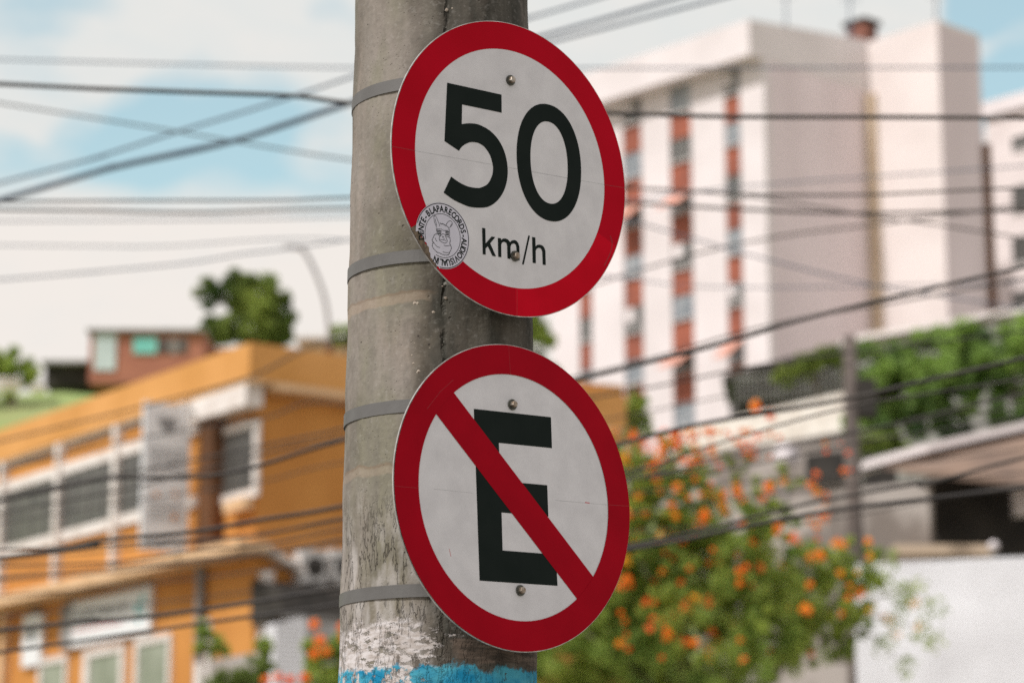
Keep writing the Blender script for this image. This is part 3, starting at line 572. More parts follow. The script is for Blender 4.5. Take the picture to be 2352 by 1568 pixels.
# blade sign with the heart
bs_c = YB.p(YB.onv(440, 1100)[0], -.05, 0); uB = YB.onv(442, 1100)[0]
class Pl:      # upright panel: right end at plane point, horizontal direction h
    def __init__(s, A, hdir): s.A = A; s.h = hdir; s.n = Vector((hdir.y, -hdir.x, 0)).normalized()
    def p(s, x, z, o=0): q = s.A + s.h * x + s.n * o; return Vector((q.x, q.y, z))
    def on(s, px, py):
        d = ray(px, py); k = (s.A - CAMP).dot(s.n) / d.dot(s.n); q = CAMP + d * k; return (q - s.A).dot(s.h), q.z
    def box(s, mb, x0, x1, z0, z1, o0, o1): return mb.hexa([s.p(x0, z0, o0), s.p(x1, z0, o0), s.p(x1, z0, o1), s.p(x0, z0, o1), s.p(x0, z1, o0), s.p(x1, z1, o0), s.p(x1, z1, o1), s.p(x0, z1, o1)])
def rnp(pl, mb, x, z, o, pts): return mb.poly([pl.p(x + a, z + b, o) for a, b in pts])
pl = Pl(YB.p(uB, -.02, 0), -YB.v)      # n of hdir=-v : points? fixed below
if pl.n.y > 0: pl.n = -pl.n
x0, zt = pl.on(440, 928); x1, zt2 = pl.on(333, 925); zb = pl.on(386, 1266)[1]; zt = pl.on(386, 927)[1]
if x0 > x1: x0, x1 = x1, x0
bs = empty('blade_sign', pl.p((x0 + x1) / 2, zb), 'tall white hanging sign with a grey heart on the ochre building', 'sign')
mb = MB(); pl.box(mb, x0 + .02, x1, zb, zt, -.08, 0); mb.build('panel', 'signboard', bs)
xc = (x0 + x1) / 2; hw_ = (x1 - x0)
hp = []
for k in range(40): t = 2 * math.pi * k / 40; hp.append((.0138 * 16 * math.sin(t) ** 3 * .95, .0138 * (13 * math.cos(t) - 5 * math.cos(2 * t) - 2 * math.cos(3 * t) - math.cos(4 * t))))
mb = MB(); zh = pl.on(386, 975)[1]; rnp(pl, mb, xc, zh, .004, hp); mb.build('heart_emblem', 'text', bs)
def lines(pl, root, name, m, xa, xb, z0, z1, nl, seed, o=.004):
    g = random.Random(seed); mb = MB(); hgt = (z1 - z0) / nl
    for k in range(nl):
        x = xa
        while x < xb - .02:
            wd = g.uniform(.3, .9) * hgt * 2; wd = min(wd, xb - x); zc = z0 + hgt * (k + .25); pl.box(mb, x, x + wd, zc, zc + hgt * .5, o - .002, o); x += wd + hgt * .35
    return mb.build(name, m, root)
lines(pl, bs, 'lettering', 'text', x0 + .13, x1 - .12, pl.on(386, 1092)[1], pl.on(386, 1028)[1], 5, 3)
lines(pl, bs, 'small_print', 'text', x0 + .14, x1 - .14, pl.on(386, 1200)[1], pl.on(386, 1150)[1], 5, 4)
lines(pl, bs, 'footer_print', 'text', x0 + .1, x1 - .1, pl.on(386, 1255)[1], pl.on(386, 1232)[1], 2, 9)
mb = MB()
for (a, b) in ((359, 1136), (403, 1134), (400, 1187)): q, z = pl.on(a, b); pl.box(mb, q - .05, q + .05, z - .05, z + .05, .002, .005)
mb.build('printed_spot', 'orprint', bs)
mb = MB(); 
for a in (945, 1240): q, z = pl.on(430, a); mb.tube([pl.p(q, z, -.04), YB.p(uB - .05, .12, z)], .03, 8)
mb.build('bracket', 'grey', bs)
# shop banner on the ground floor
pl = Pl(YB.p(0, V0 - .12, 0), YB.u)
if pl.n.dot(-YB.v) < 0: pl.n = -pl.n
def banner(name, c, label, prints):
    xs_ = [pl.on(c[0], c[1]), pl.on(c[2], c[1])]; xa, xb = xs_[1][0], xs_[0][0]; zt = pl.on((c[0] + c[2]) / 2, c[1])[1]; zb = pl.on((c[0] + c[2]) / 2, c[3])[1]
    r = empty(name, pl.p((xa + xb) / 2, zb), label, 'sign'); mb = MB(); pl.box(mb, xa, xb, zb, zt, -.1, 0); mb.build('panel', 'signboard', r)
    mb = MB()
    for a in (xa + .3, xb - .3): pl.box(mb, a - .03, a + .03, zt, zt + .22, -.08, -.04)
    mb.build('hanger', 'grey', r)
    return r, xa, xb, zb, zt
r, xa, xb, zb, zt = banner('shop_banner', (142, 1366, 345, 1472), 'long white shop banner with grey lettering and teal marks under the balcony', 0); dx = xb - xa; dz = zt - zb
lines(pl, r, 'lettering', 'text', xa + dx * .24, xb - dx * .12, zb + dz * .50, zb + dz * .82, 1, 7); lines(pl, r, 'tagline', 'redtext', xa + dx * .3, xb - dx * .15, zb + dz * .30, zb + dz * .40, 1, 8)
mb = MB()
for (a, b, s) in ((.08, .75, .09), (.13, .58, .12), (.07, .45, .07), (.12, .30, .06)):
    mb.poly([pl.p(xa + dx * a + s * math.cos(t) * (1 + .3 * math.sin(3 * t)), zb + dz * b + s * math.sin(t), .004) for t in [2 * math.pi * k / 14 for k in range(14)]])
mb.build('teal_mark', 'teal', r)
mb = MB(); pl.box(mb, xb - dx * .13, xb - .002, zb + .002, zt - .002, .001, .006); mb.build('grey_end_panel', 'grey', r)
r, xa, xb, zb, zt = banner('poster_panel', (53, 1412, 95, 1528), 'small upright whitish panel with dark figure shape, left of the long shop banner', 0)
mb = MB(); c = (xa + xb) / 2; mb.poly([pl.p(c + .11 * math.cos(t) * (1 + .25 * math.sin(2 * t)), zt - .42 + .24 * math.sin(t), .004) for t in [2 * math.pi * k / 16 for k in range(16)]]); mb.build('dark_print', 'dark', r)
# street lamp on a curved arm by the end wall
lx = 52.6
lam = empty('street_lamp', P(752, 935, lx), 'thin curved lamp arm on a slender post in front of the ochre end wall', 'street lamp')
mb = MB(); mb.tube([P(750, 940, lx), P(755, 840, lx), P(757, 792, lx)], .075, 8); mb.build('post', 'brown', lam)
mb = MB(); mb.tube(spline([P(757, 795, lx), P(754, 740, lx), P(744, 680, lx), P(722, 620, lx), P(697, 575, lx), P(675, 566, lx)]), .042, 8); mb.build('arm', 'text', lam)
a = P(690, 568, lx); b = P(650, 566, lx); mb = MB(); mb.tube([a, a.lerp(b, .4), b], [.04, .055, .02], 8); mb.build('lamp_head', 'text', lam)
mb = MB(); q = P(750, 935, lx); e = YB.p(UW, YB.onu(750, 935, UW)[0], q.z); mb.tube([q, e], .05, 6); mb.build('wall_bracket', 'brown', lam)
# low things in front of the end wall
def slab(name, m, pts, Y, depth, label, cat, parts=None, zlow=None):
    """upright solid whose front outline is seen at distance Y, with real thickness"""
    fr = [P(x, y, Y) for x, y in pts]; bk = [p + Vector((0, depth, 0)) for p in fr]; mb = MB(); n_ = len(fr); mb.v = [tuple(p) for p in fr + bk]
    mb.f = [tuple(range(n_))[::-1], tuple(range(n_, 2 * n_))] + [(k, (k + 1) % n_, n_ + (k + 1) % n_, n_ + k) for k in range(n_)]
    o = mb.build(name, m); 
    if label: tag(o, label, cat)
    return o
def below(x0, x1, y0, y1, Y): # quad from a top edge down to ground
    za = gz(0, Y) - .4; a = P(x0, y0, Y); b = P(x1, y1, Y); return a, b, za
def wall(name, m, x0, y0, x1, y1, Y0, Y1, th, label, cat, root=None, zb=None):
    a = P(x0, y0, Y0); b = P(x1, y1, Y1); z = gz(0, min(Y0, Y1)) - .4 if zb is None else zb; d = Vector((-(b - a).y, (b - a).x, 0)).normalized() * th
    if d.y < 0: d = -d
    mb = MB(); A = Vector((a.x, a.y, z)); B = Vector((b.x, b.y, z)); mb.hexa([A, B, B + d, A + d, a, b, b + d, a + d]); o = mb.build(name, m, root)
    if root is None: tag(o, label, cat)
    return o
wall('garden_wall', 'trim', 458, 1520, 610, 1493, 43, 43.6, .18, 'low white wall in front of the ochre building, bottom left of the pole', 'wall')
wall('white_gate_post', 'block', 632, 1432, 702, 1416, 42, 42.3, .3, 'broad white upright slab beside the flowers left of the pole', 'gate post')
wall('side_wall', 'grey', 704, 1425, 860, 1440, 44.5, 44.8, .2, 'grey wall section behind the flowers just left of the pole', 'wall')
mb = MB(); mb.tube([P(478, 1568 + 60, 42), P(478, 1420, 42)], .06, 8); tag(mb.build('gate_pillar', 'trim'), 'thin pale post rising above the low white wall', 'post')
# ------------------------------------------------------------------ hill behind, left
def tree(name, blobs, nclump, nleaf, size, m, label, base, trunk_r, seed, rr=(.2, .42), flowers=None, group=None, trunks=None, cat='tree'):
    r = empty(name, base, label, cat, group); cl = clumps_in(blobs, nclump, seed, rr)
    if name == 'flowering_tree': cl += [(x, y, z, .05) for x, y, z, q in clumps_in([(b[0], b[1], b[2] + .03, b[3] * 1.16) for b in blobs], 260, seed + 9, shell=.9)]
    leafmesh('crown', cl, nleaf, size, 1.0, m, r, seed, 1.2)
    g = random.Random(seed + 1); mb = MB(); top = Vector(blobs[0][:3])
    for tr in (trunks or [Vector(base)]):
        tr = Vector(tr); fork = tr.lerp(top, .45); mb.tube([tr, tr.lerp(fork, .5) + Vector((g.uniform(-.05, .05), 0, 0)), fork], [trunk_r, trunk_r * .8, trunk_r * .65], 10)
        for b in g.sample(blobs, min(6, len(blobs))):
            e = Vector(b[:3]); mb.tube([fork, fork.lerp(e, .5) + Vector((g.uniform(-.1, .1) * b[3], 0, .15 * b[3])), e], [trunk_r * .5, trunk_r * .3, trunk_r * .12], 6)
    mb.build('trunk', 'bark', r, smooth=True)
    return r, cl
def B(px, py, r, Y, dy=0): q = P(px, py, Y + dy); return (q.x, q.y, q.z, r * Y / F)
Yt = 100
tree('hill_tree', [B(590, 690, 62, Yt), B(545, 665, 45, Yt), B(488, 668, 38, Yt), B(630, 720, 48, Yt), B(600, 755, 55, Yt), B(520, 755, 45, Yt), B(640, 765, 40, Yt), B(575, 655, 32, Yt), B(480, 770, 32, Yt), B(470, 735, 16, Yt), B(645, 680, 26, Yt)],
     230, 26000, .095, 'leafd', 'bushy round tree standing on the hilltop above the ochre roof', P(590, 800, Yt) - Vector((0, 0, 1)), .25, 11, rr=(.2, .4))
tree('hedge_bush', [B(40, 845, 45, 86), B(-30, 850, 50, 86), B(75, 862, 28, 86), B(5, 880, 40, 86)], 40, 6000, .09, 'leaf', 'yellow green bush at the left edge below the bright sky', P(30, 900, 86) - Vector((0, 0, .8)), .1, 12, cat='bush')
Yh = 92
hb = empty('brick_house', P(325, 870, Yh), 'small red brick house with turquoise window on the hill', 'house')
fr = Fr(P(205, 760, Yh), 8)
def hx(px, py): p = P(px, py, Yh); return p.x
def bxw(name, m, x0, x1, y0, y1, o0, o1, root, Y):
    a = P(x0, y1, Y); b = P(x1, y0, Y); mb = MB(); mb.hexa([(a.x, Y + o0, a.z), (b.x, Y + o0, a.z), (b.x, Y + o1, a.z), (a.x, Y + o1, a.z), (a.x, Y + o0, b.z), (b.x, Y + o0, b.z), (b.x, Y + o1, b.z), (a.x, Y + o1, b.z)]); return mb.build(name, m, root)
bxw('wall', 'brick', 203, 470, 763, 880, 0, 6, hb, Yh); bxw('roof', 'grey', 200, 474, 757, 762.5, -.2, 6.2, hb, Yh)
bxw('side_wall', 'brick', 440, 520, 785, 880, 1, 5, hb, Yh)
bxw('door', 'pale', 216, 268, 766, 851, -.06, -.003, hb, Yh)
w_ = bxw('window', 'tq', 306, 361, 775, 812, -.06, -.003, hb, Yh); w_['label'] = 'turquoise painted window'
for a, b in ((366, 386), (412, 430)): bxw('window', 'glass', a, b, 778, 810, -.06, -.003, hb, Yh)
bxw('lower_band', 'grey', 390, 408, 778, 812, -.05, -.003, hb, Yh)
ds = empty('dark_shed', P(150, 870, 93), 'dark open shed left of the brick house on the hill', 'shed')
bxw('wall', 'dark', 100, 200, 836, 884, .2, 4, ds, 93); bxw('roof', 'grey', 96, 204, 829, 835.5, -.2, 4.2, ds, 93)
for px, wd, lb in ((15, .95, 'rounded white tank at the left edge of the hill, the larger of two'), (86, .52, 'small rounded white tank between the yellow green bush and the dark shed')):
    q = P(px, 900, 80); r = empty('storage_tank', q, lb, 'tank', 'white tanks on the hill'); w2 = wd / 2
    mb = MB(); mb.tube([q, q + Vector((0, 0, wd * .32))], [w2 * .8, w2], 24); mb.build('drum', 'bwhite', r, smooth=False)
    mb = MB(); mb.tube([q + Vector((0, 0, wd * .321)), q + Vector((0, 0, wd * .38)), q + Vector((0, 0, wd * .44))], [w2 * 1.04, w2 * .9, w2 * .3], 24); mb.build('lid', 'bwhite', r, smooth=True)
# far ridge roofs right of the tree
rh = empty('ridge_house', P(735, 790, 120), 'low pale roofed house on the ridge right of the hill tree', 'house')
bxw('wall', 'ledge', 690, 850, 782, 830, 0, 5, rh, 120); bxw('roof', 'trim', 680, 860, 774, 781.5, -.4, 5.4, rh, 120)
tree('ridge_bush', [B(790, 775, 32, 116), B(830, 765, 35, 116), B(880, 770, 40, 116)], 30, 4000, .12, 'leaf', 'olive bush on the ridge just left of the pole', P(800, 812, 116), .1, 13, cat='bush')
tree('slope_tree', [B(1212, 790, 58, 90), B(1215, 860, 60, 90), B(1190, 740, 50, 90)], 60, 9000, .12, 'leafd', 'green tree between the two signs at the left end of the white apartment block', P(1240, 960, 90), .2, 14)
# ------------------------------------------------------------------ white apartment block
W0 = P(1720, 45, 130); WB = Fr(W0, 42.4); wbz = gz(0, 130) - 2
wb = empty('apartment_block', WB.p(10, 8, wbz), 'tall white apartment block with red panels between its window columns', 'building')
ZT2 = W0.z; ZS = WB.onv(1720, 126)[1]; U1 = WB.onv(1277, 850, 1.2)[0]; V1 = WB.onu(2000, 400, 0)[0]; vI = WB.onu(1761, 500, 0)[0]
mb = MB(); WB.box(mb, 0.02, U1, vI + .45, V1, wbz, ZS); mb.build('wall', 'bpink', wb)
zR = WB.onu(1998, 95, 0)[1]
zm = WB.onu(1850, 72, 0)[1]
mb = MB(); mb.hexa([WB.p(0, 0, ZS), WB.p(U1 + .6, 0, ZS), WB.p(U1 + .6, V1, ZS), WB.p(0, V1, ZS), WB.p(0, 0, ZT2), WB.p(U1 + .6, 0, ZT2), WB.p(U1 + .6, V1, zR), WB.p(0, V1, zR)]); mb.build('roof_parapet', 'bwhite', wb)
bays = [(1668, 1704), (1541, 1590), (1432, 1475), (1330, 1358)]
cols = []; prev = 0.0
for a, b in bays:
    ua = WB.onv(b, 500, vI)[0]; ub = WB.onv(a, 500, vI)[0]; cols.append((prev, ua)); prev = ub
    z = ZS - .05; k = 0
    while z > wbz + 1:
        h1 = 1.28 + .1 * math.sin(k * 2 + a); mb = MB(); WB.box(mb, ua + .02, ub - .02, vI + .10, vI + .449, z - h1, z - .02); wn = mb.build('window', 'bglass' if (k * 7 + a) % 2 else 'glass', wb)
        mb = MB(); WB.box(mb, (ua + ub) / 2 - .04, (ua + ub) / 2 + .04, vI + .06, vI + .099, z - h1, z - .02); mb.build('window_frame', 'frame', wn)
        if (k * 5 + a) % 4 < 1:
            cu = (ua + ub) / 2; mb = MB(); WB.box(mb, cu + .05, ub - .04, vI + .07, vI + .098, z - h1 * (.6 + .35 * ((k * 3 + a) % 2)), z - .04); mb.build('curtain', 'bwhite', wn)
        mb = MB(); WB.box(mb, ua + .03, ub - .03, vI - .12, vI + .029, z - h1 - .12, z - h1 - .02); mb.build('window_ledge', 'frame', wn)
        mb = MB(); WB.box(mb, ua + .02, ub - .02, vI + .03, vI + .449, z - 2.78, z - h1 - .02); mb.build('spandrel', 'spandrel', wb)
        if (a, k) in ((1668, 5), (1541, 5), (1432, 2), (1541, 2)):
            mb = MB(); mb.hexa([WB.p(ua + .02, vI - 1.2, z - h1 * .95), WB.p(ub - .02, vI - 1.2, z - h1 * .95), WB.p(ub - .02, vI + .21, z - .1), WB.p(ua + .02, vI + .21, z - .1), WB.p(ua + .02, vI - 1.2, z - h1 * .88), WB.p(ub - .02, vI - 1.2, z - h1 * .88), WB.p(ub - .02, vI + .21, z), WB.p(ua + .02, vI + .21, z)]); mb.build('awning', 'awning', wb)
        z -= 2.8; k += 1
cols.append((prev, U1))
for a, b in cols:
    mb = MB(); WB.box(mb, a, b, vI, vI + .446, wbz, ZS - .003); mb.build('column', 'bwhite', wb)
# stair tower
UT = WB.onu(2000, 400, 0); 
def onplane_v(px, py): return WB.onv(px, py, V1)
uT, zT = onplane_v(2153, 48); zT = (zT + onplane_v(1998, 93)[1]) / 2
VT = None
for k in range(200):
    v = V1 + k * .05; q = WB.p(uT, v, zT) - CAMP; px = 1176 + F * q.dot(RT) / q.dot(FW)
    if px > 2248: VT = v; break
VT = VT or V1 + 5
mb = MB(); WB.box(mb, uT, 3, V1 + .003, VT, wbz, zT); tw = mb.build('stair_tower', 'bcream', wb)
mb = MB(); WB.box(mb, uT - .012, uT - .002, V1 + .01, VT - .01, wbz, zT - .3); mb.build('tower_end_wall', 'bpink', tw)
mb = MB(); WB.box(mb, -.55, -.003, V1 - .35, V1 + .001, wbz, zT - 3); mb.build('shade_and_downpipe', 'tan', wb)  # tan strip paints the shadow in the wall and tower corner
mb = MB(); WB.box(mb, uT - .3, uT - .013, VT - .1, VT + .25, wbz, zT - 6); mb.build('shade_and_downpipe', 'brown', wb)  # brown drainpipe at the tower's right edge
tz = WB.p(1.5, V1 + 1.5, zT - .2)
tk = empty('water_tank', tz, 'rusty brown water tank on the roof of the white block', 'water tank')
mb = MB(); fr = Fr(P(1985, 60, 142), 42.4); z0 = min(zR, zT) - .3; z1 = P(1985, 40, 142).z; fr.box(mb, 0, 1.3, .0, 1.1, z0, z1 - .25); mb.build('tank_body', mat("rusty_tank", (.30, .12, .08), (.14, .07, .06), .8, 1), tk)
mb = MB(); fr.box(mb, -.15, 1.5, -.12, 1.3, z1 - .249, z1); mb.build('lid', 'dark', tk)
for px, y1, lb in ((1805, -40, 'thin roof antenna nearest the front corner of the white block'), (1952, -30, 'thin roof antenna beside the rusty water tank'), (2150, -40, 'thin roof antenna on the stair tower edge')):
    a = P(px, 95, 138 if px < 2100 else 140); b = P(px, y1, a.y); r = empty('roof_antenna', a, lb, 'antenna', 'antennas on the white block'); mb = MB(); mb.tube([a - Vector((0, 0, .5)), b], .05, 6); mb.build('mast', 'gwire', r)
    mb = MB()
    for q in (.2, .32, .44): c = b - Vector((0, 0, q * 2)); mb.tube([c - Vector((.5, 0, 0)), c + Vector((.5, 0, 0))], .02, 5)
    mb.build('element', 'gwire', r)
# second beige block at right edge
W2 = P(2262, 243, 150); W2F = Fr(W2, 42.4); b2_ = empty('beige_block', W2F.p(-3, 3, wbz), 'beige apartment building with dark windows at the right edge', 'building')
mb = MB(); uN = W2F.onv(2600, 200)[0]; W2F.box(mb, uN, 0, 0, 8, wbz, W2.z); mb.build('wall', 'bcream', b2_)
mb = MB(); W2F.box(mb, uN, .3, -.3, -.003, W2.z - .8, W2.z + .1); mb.build('roof_parapet', 'bwhite', b2_)
for (y0, y1) in ((318, 350), (432, 495), (548, 612), (672, 712)):
    a, z1 = W2F.onv(2418, y0); b, z1 = W2F.onv(2325, y0); z0 = W2F.onv(2325, y1)[1]; mb = MB(); W2F.box(mb, a, b, -.06, -.004, z0, z1); wn = mb.build('window', 'glass', b2_)
    mb = MB(); W2F.box(mb, a, b, -.09, -.061, z0 - .01, z0 + .12); mb.build('sill', 'frame', wn)
# ------------------------------------------------------------------ right-hand slope
# retaining wall with pale coping, creeper below
cw = empty('retaining_wall', P(2150, 790, 72), 'grey retaining wall with pale coping below the white block', 'wall')
wall('wall', 'grey', 1940, 786, 2600, 672, 74, 66, .6, '', '', cw, 8.0)
wall('coping', 'bwhite', 1935, 776, 2605, 658, 73.9, 65.9, .8, '', '', cw, None) if False else None
a = P(1935, 787, 73.8); b = P(2605, 672, 65.8); hC = Vector((0, 0, .30)); dd = Vector((0, .8, 0)); hC = hC * .5; mb = MB(); mb.hexa([a, b, b + dd, a + dd, a + hC, b + hC, b + dd + hC, a + dd + hC]); mb.build('coping', 'bwhite', cw)
def creeperblob(pts, Y): return [B(x, y, r, Y, rnd.uniform(-1, 1)) for x, y, r in pts]
for k, (pts, lb) in enumerate((
  ([(2000, 850, 60), (2050, 830, 55), (2010, 920, 70), (2080, 900, 70), (1990, 980, 60), (2060, 980, 60), (2110, 960, 50)], 'leafy creeper on the bank just right of the grey timber pole'),
  ([(2130, 815, 55), (2190, 800, 60), (2220, 760, 30), (2160, 890, 70), (2220, 880, 60), (2180, 960, 55), (2240, 800, 50)], 'bright green creeper mound in the middle of the bank under the coping'),
  ([(2290, 800, 60), (2350, 790, 65), (2410, 800, 70), (2300, 880, 60), (2370, 870, 60), (2330, 950, 45), (2400, 930, 60), (2260, 940, 50)], 'dense green creeper mound at the right edge above the white roof edge'))):
    tree('creeper', creeperblob(pts, 62), 110, 15000, .075, 'creeper', lb, P(pts[0][0] + 60, 1010, 62), .05, 30 + k, rr=(.2, .45), group='creepers on the bank', cat='creeper')
# dark carport with railing left of the timber pole
cp = empty('carport', P(1800, 930, 78), 'dark flat roofed carport with a row of bars, left of the grey timber pole', 'carport')
wall('back_wall', 'dark', 1690, 885, 1960, 812, 80, 76, 2.5, '', '', cp, P(1800, 945, 78).z)
a = P(1660, 878, 79); b = P(1965, 795, 75); dd = Vector((.4, 3.4, 0)); hC = Vector((0, 0, .22)); mb = MB(); mb.hexa([a, b, b + dd, a + dd, a + hC, b + hC, b + dd + hC, a + dd + hC]); mb.build('roof', 'dark', cp)
mb = MB()
for k in range(26):
    t = k / 25; p0 = P(1690 + 250 * t, 925 - 22 * t, 78.6 - 3.6 * t); mb.tube([p0, p0 + Vector((0, 0, .75))], .025, 5)
mb.tube([P(1690, 868, 78.6), P(1940, 846, 75)], .03, 5); mb.build('railing', 'grey', cp)
tree('carport_bush', [B(1850, 842, 32, 74), B(1900, 822, 30, 74), B(1800, 862, 25, 74), B(1940, 830, 30, 74)], 40, 5000, .09, 'leafd', 'dark bush growing over the carport roof', P(1880, 900, 74), .05, 41, cat='bush')
a = empty('sloping_street_wall', P(1780, 990, 70), 'pale pink sloping wall running uphill under the carport', 'wall')
wall('wall', 'trim', 1560, 985, 1960, 895, 74, 70, .5, '', '', a, P(1700, 1075, 72).z); wall('coping', 'trim', 1556, 975, 1965, 886, 73.8, 69.8, .08, '', '', a, None) if False else None
a2 = empty('ochre_annexe', P(1385, 1000, 56), 'plain ochre wall block between the signs and the flowering tree', 'building'); wall('wall', 'orange2', 1230, 868, 1432, 886, 55, 56.5, 3, '', '', a2)
wall('parapet_cap', 'ledge', 1228, 862, 1434, 880, 54.9, 56.4, .1, '', '', a2, None) if False else None
tree('annexe_shrub', [B(1455, 930, 34, 60), B(1470, 970, 30, 60), B(1440, 985, 30, 60)], 24, 2600, .07, 'leaf', 'small green shrub right of the plain ochre wall block', P(1455, 1020, 60), .05, 42, cat='shrub')
# lower dark houses behind the flowering tree
lh = empty('brown_roof_house', P(2200, 1200, 42), 'low house with a brown tiled roof, white roof edge and dark openings', 'house')
zl = P(2200, 1290, 42).z - 1.5
wall('wall', 'blockw', 1900, 1130, 2132, 1100, 42.6, 42, .3, '', '', lh, zl)
wall('dark_opening', 'dark', 2133, 1095, 2620, 1120, 43, 43.5, .4, '', '', lh, zl)
a = P(1985, 1075, 43.5); b = P(2132, 1036, 42.5); c = P(2620, 925, 43)
mb = MB(); th = Vector((0, 0, .13)); dd = Vector((0, .7, .0))
for p_, q_ in ((a, b), (b, c)): mb.hexa([p_, q_, q_ + dd, p_ + dd, p_ + th, q_ + th, q_ + dd + th, p_ + dd + th])
mb.build('roof_edge', 'bwhite', lh)
e1, e2, e3, e4 = P(2020, 1075, 43.4), P(2620, 945, 43.2), P(2640, 1150, 41.2), P(2125, 1092, 41.6); mb = MB(); th = Vector((0, 0, .08)); mb.hexa([e4, e3, e2, e1, e4 + th, e3 + th, e2 + th, e1 + th]); mb.build('roof', 'tile', lh)
bxw('window', 'bwhite', 2322, 2352, 1100, 1190, -.5, -.1, lh, 42.9); bxw('ledge', 'tan', 2042, 2270, 1262, 1284, -.6, -.1, lh, 42)
mb = MB(); mb.tube([P(2280, 1250, 41.0), P(2282, 1250, 41.0)], [.07, .07], 10); 
gl = empty('wall_lamp', P(2282, 1262, 41), 'small pale round lamp on top of the white block wall', 'lamp'); mb = MB(); c_ = P(2282, 1254, 41); mb.tube([c_ - Vector((0, 0, .08)), c_ - Vector((0, 0, .04)), c_, c_ + Vector((0, 0, .04)), c_ + Vector((0, 0, .08))], [.03, .075, .09, .075, .03], 12); mb.build('globe', 'bwhite', gl, smooth=True)
mb = MB(); mb.tube([c_ - Vector((0, 0, .5)), c_ - Vector((0, 0, .081))], .025, 6); mb.build('stem', 'grey', gl)
wall('white_block_wall', 'block', 1960, 1296, 2650, 1262, 38, 37, .25, 'large white ridged block wall at bottom right behind the flowering tree', 'wall')
mh = empty('shaded_house', P(1850, 1150, 50), 'half hidden dark house with pale patches behind the flowering tree top', 'house')
wall('wall', 'blockw', 1600, 1040, 1935, 990, 52, 50, .4, '', '', mh); wall('dark_doorway', 'dark', 1850, 1045, 1935, 1035, 50.2, 49.8, .05, '', '', mh, P(1880, 1110, 50).z)
wall('side_wall', 'dark', 1986, 1040, 2060, 1050, 50, 50, .4, '', '', mh)
tree('pole_shrub', [B(2015, 1030, 40, 55), B(2060, 1020, 30, 55)], 20, 2500, .07, 'leafd', 'dark shrub right behind the grey timber pole', P(2020, 1080, 55), .05, 43, cat='shrub')
# timber pole
Yp = 40
tp = empty('timber_pole', Vector((P(1957, 1270, Yp).x, Yp, gz(0, Yp))), 'grey weathered pole standing behind the flowering tree on the right', 'pole')
a = P(1952, 772, Yp); mb = MB(); xp = P(1957, 1000, Yp).x; mb.tube([(xp, Yp, gz(0, Yp) - .3), (xp, Yp, (a.z + 4) / 2), (xp, Yp, a.z)], [.15, .125, .10], 14); mb.build('shaft', 'wood', tp, smooth=True)
z = P(1957, 905, Yp).z; mb = MB(); mb.hexa([(xp + .09, Yp - .2, z - .35), (xp + .36, Yp - .2, z - .35), (xp + .36, Yp + .2, z - .35), (xp + .09, Yp + .2, z - .35), (xp + .09, Yp - .2, z + .2), (xp + .36, Yp - .2, z + .2), (xp + .36, Yp + .2, z + .2), (xp + .09, Yp + .2, z + .2)]); mb.build('junction_box', 'dark', tp)
# two round mirror-like discs seen between leaves
dr = empty('satellite_dish', P(1800, 1060, 47), 'small pale satellite dish behind the top of the flowering tree', 'satellite dish')
c = P(1806, 1050, 47); mb = MB(); mb.tube([c + Vector((0, -.06, .02)), c + Vector((.0, 0, 0)), c + Vector((.02, .05, 0))], [.24, .15, .03], 20); mb.build('dish', 'bwhite', dr, smooth=True)
mb = MB(); mb.tube([c + Vector((0, .05, 0)), c + Vector((0, .1, -.9))], .03, 6); mb.build('mount', 'grey', dr)
# ------------------------------------------------------------------ flowering tree
YT = 27
bl = [B(1430, 1190, 165, YT), B(1560, 1160, 120, YT), B(1500, 1330, 200, YT, .3), B(1700, 1250, 120, YT, -.3), B(1760, 1380, 170, YT), B(1880, 1390, 130, YT, .2), B(1640, 1470, 190, YT, -.2), B(1330, 1440, 170, YT), B(1440, 1500, 190, YT, .4), B(1950, 1340, 85, YT), B(1420, 1090, 80, YT), B(1330, 1300, 150, YT, .3), B(1560, 1070, 60, YT), B(1790, 1120, 60, YT, .4), B(1950, 1450, 60, YT), B(1260, 1520, 120, YT, .2), B(1680, 1080, 45, YT)]
ft, cl = tree('flowering_tree', bl, 1100, 210000, .0195, 'leaf', 'green tree full of orange flower clusters at bottom right of the signs', Vector((P(1790, 1568, YT).x, YT, gz(0, YT) - .1)), .085, 21, rr=(.08, .22),
      trunks=[Vector((P(1765, 1560, YT).x, YT, gz(0, YT) - .1)), Vector((P(1835, 1560, YT).x, YT + .2, gz(0, YT) - .1))])
g = random.Random(8)
fl = []
spots = [(1456, 1010), (1440, 1040), (1500, 1030), (1530, 1040), (1480, 1062), (1560, 1065), (1590, 1060), (1640, 1050), (1500, 1075), (1720, 1048), (1430, 1080), (1735, 940), (1760, 945), (1590, 1000), (1460, 1000), (1712, 1010), (1470, 1150), (1553, 1110), (1545, 1160), (1550, 1180), (1690, 1120), (1700, 1130), (1680, 1125), (1755, 1110), (1760, 1130), (1800, 1105), (1870, 1085), (1860, 1105), (1875, 1135), (1885, 1180), (1440, 1185), (1535, 1225), (1615, 1200), (1780, 1200), (1660, 1260), (1735, 1240), (1820, 1230), (1912, 1245), (1930, 1250), (1990, 1250), (2005, 1245), (1890, 1280), (1870, 1275), (1995, 1285), (1740, 1290), (1710, 1320), (1750, 1310), (1690, 1335), (1570, 1388), (1590, 1370), (1615, 1390), (1860, 1350), (1895, 1370), (1860, 1410), (1975, 1365), (1940, 1310), (1500, 1448), (1545, 1450), (1490, 1460), (1590, 1465), (1640, 1445), (1630, 1490), (1700, 1512), (1420, 1485), (1245, 1515), (1430, 1340), (1420, 1335), (1440, 1285), (1560, 1480), (1610, 1180), (1650, 1160)]
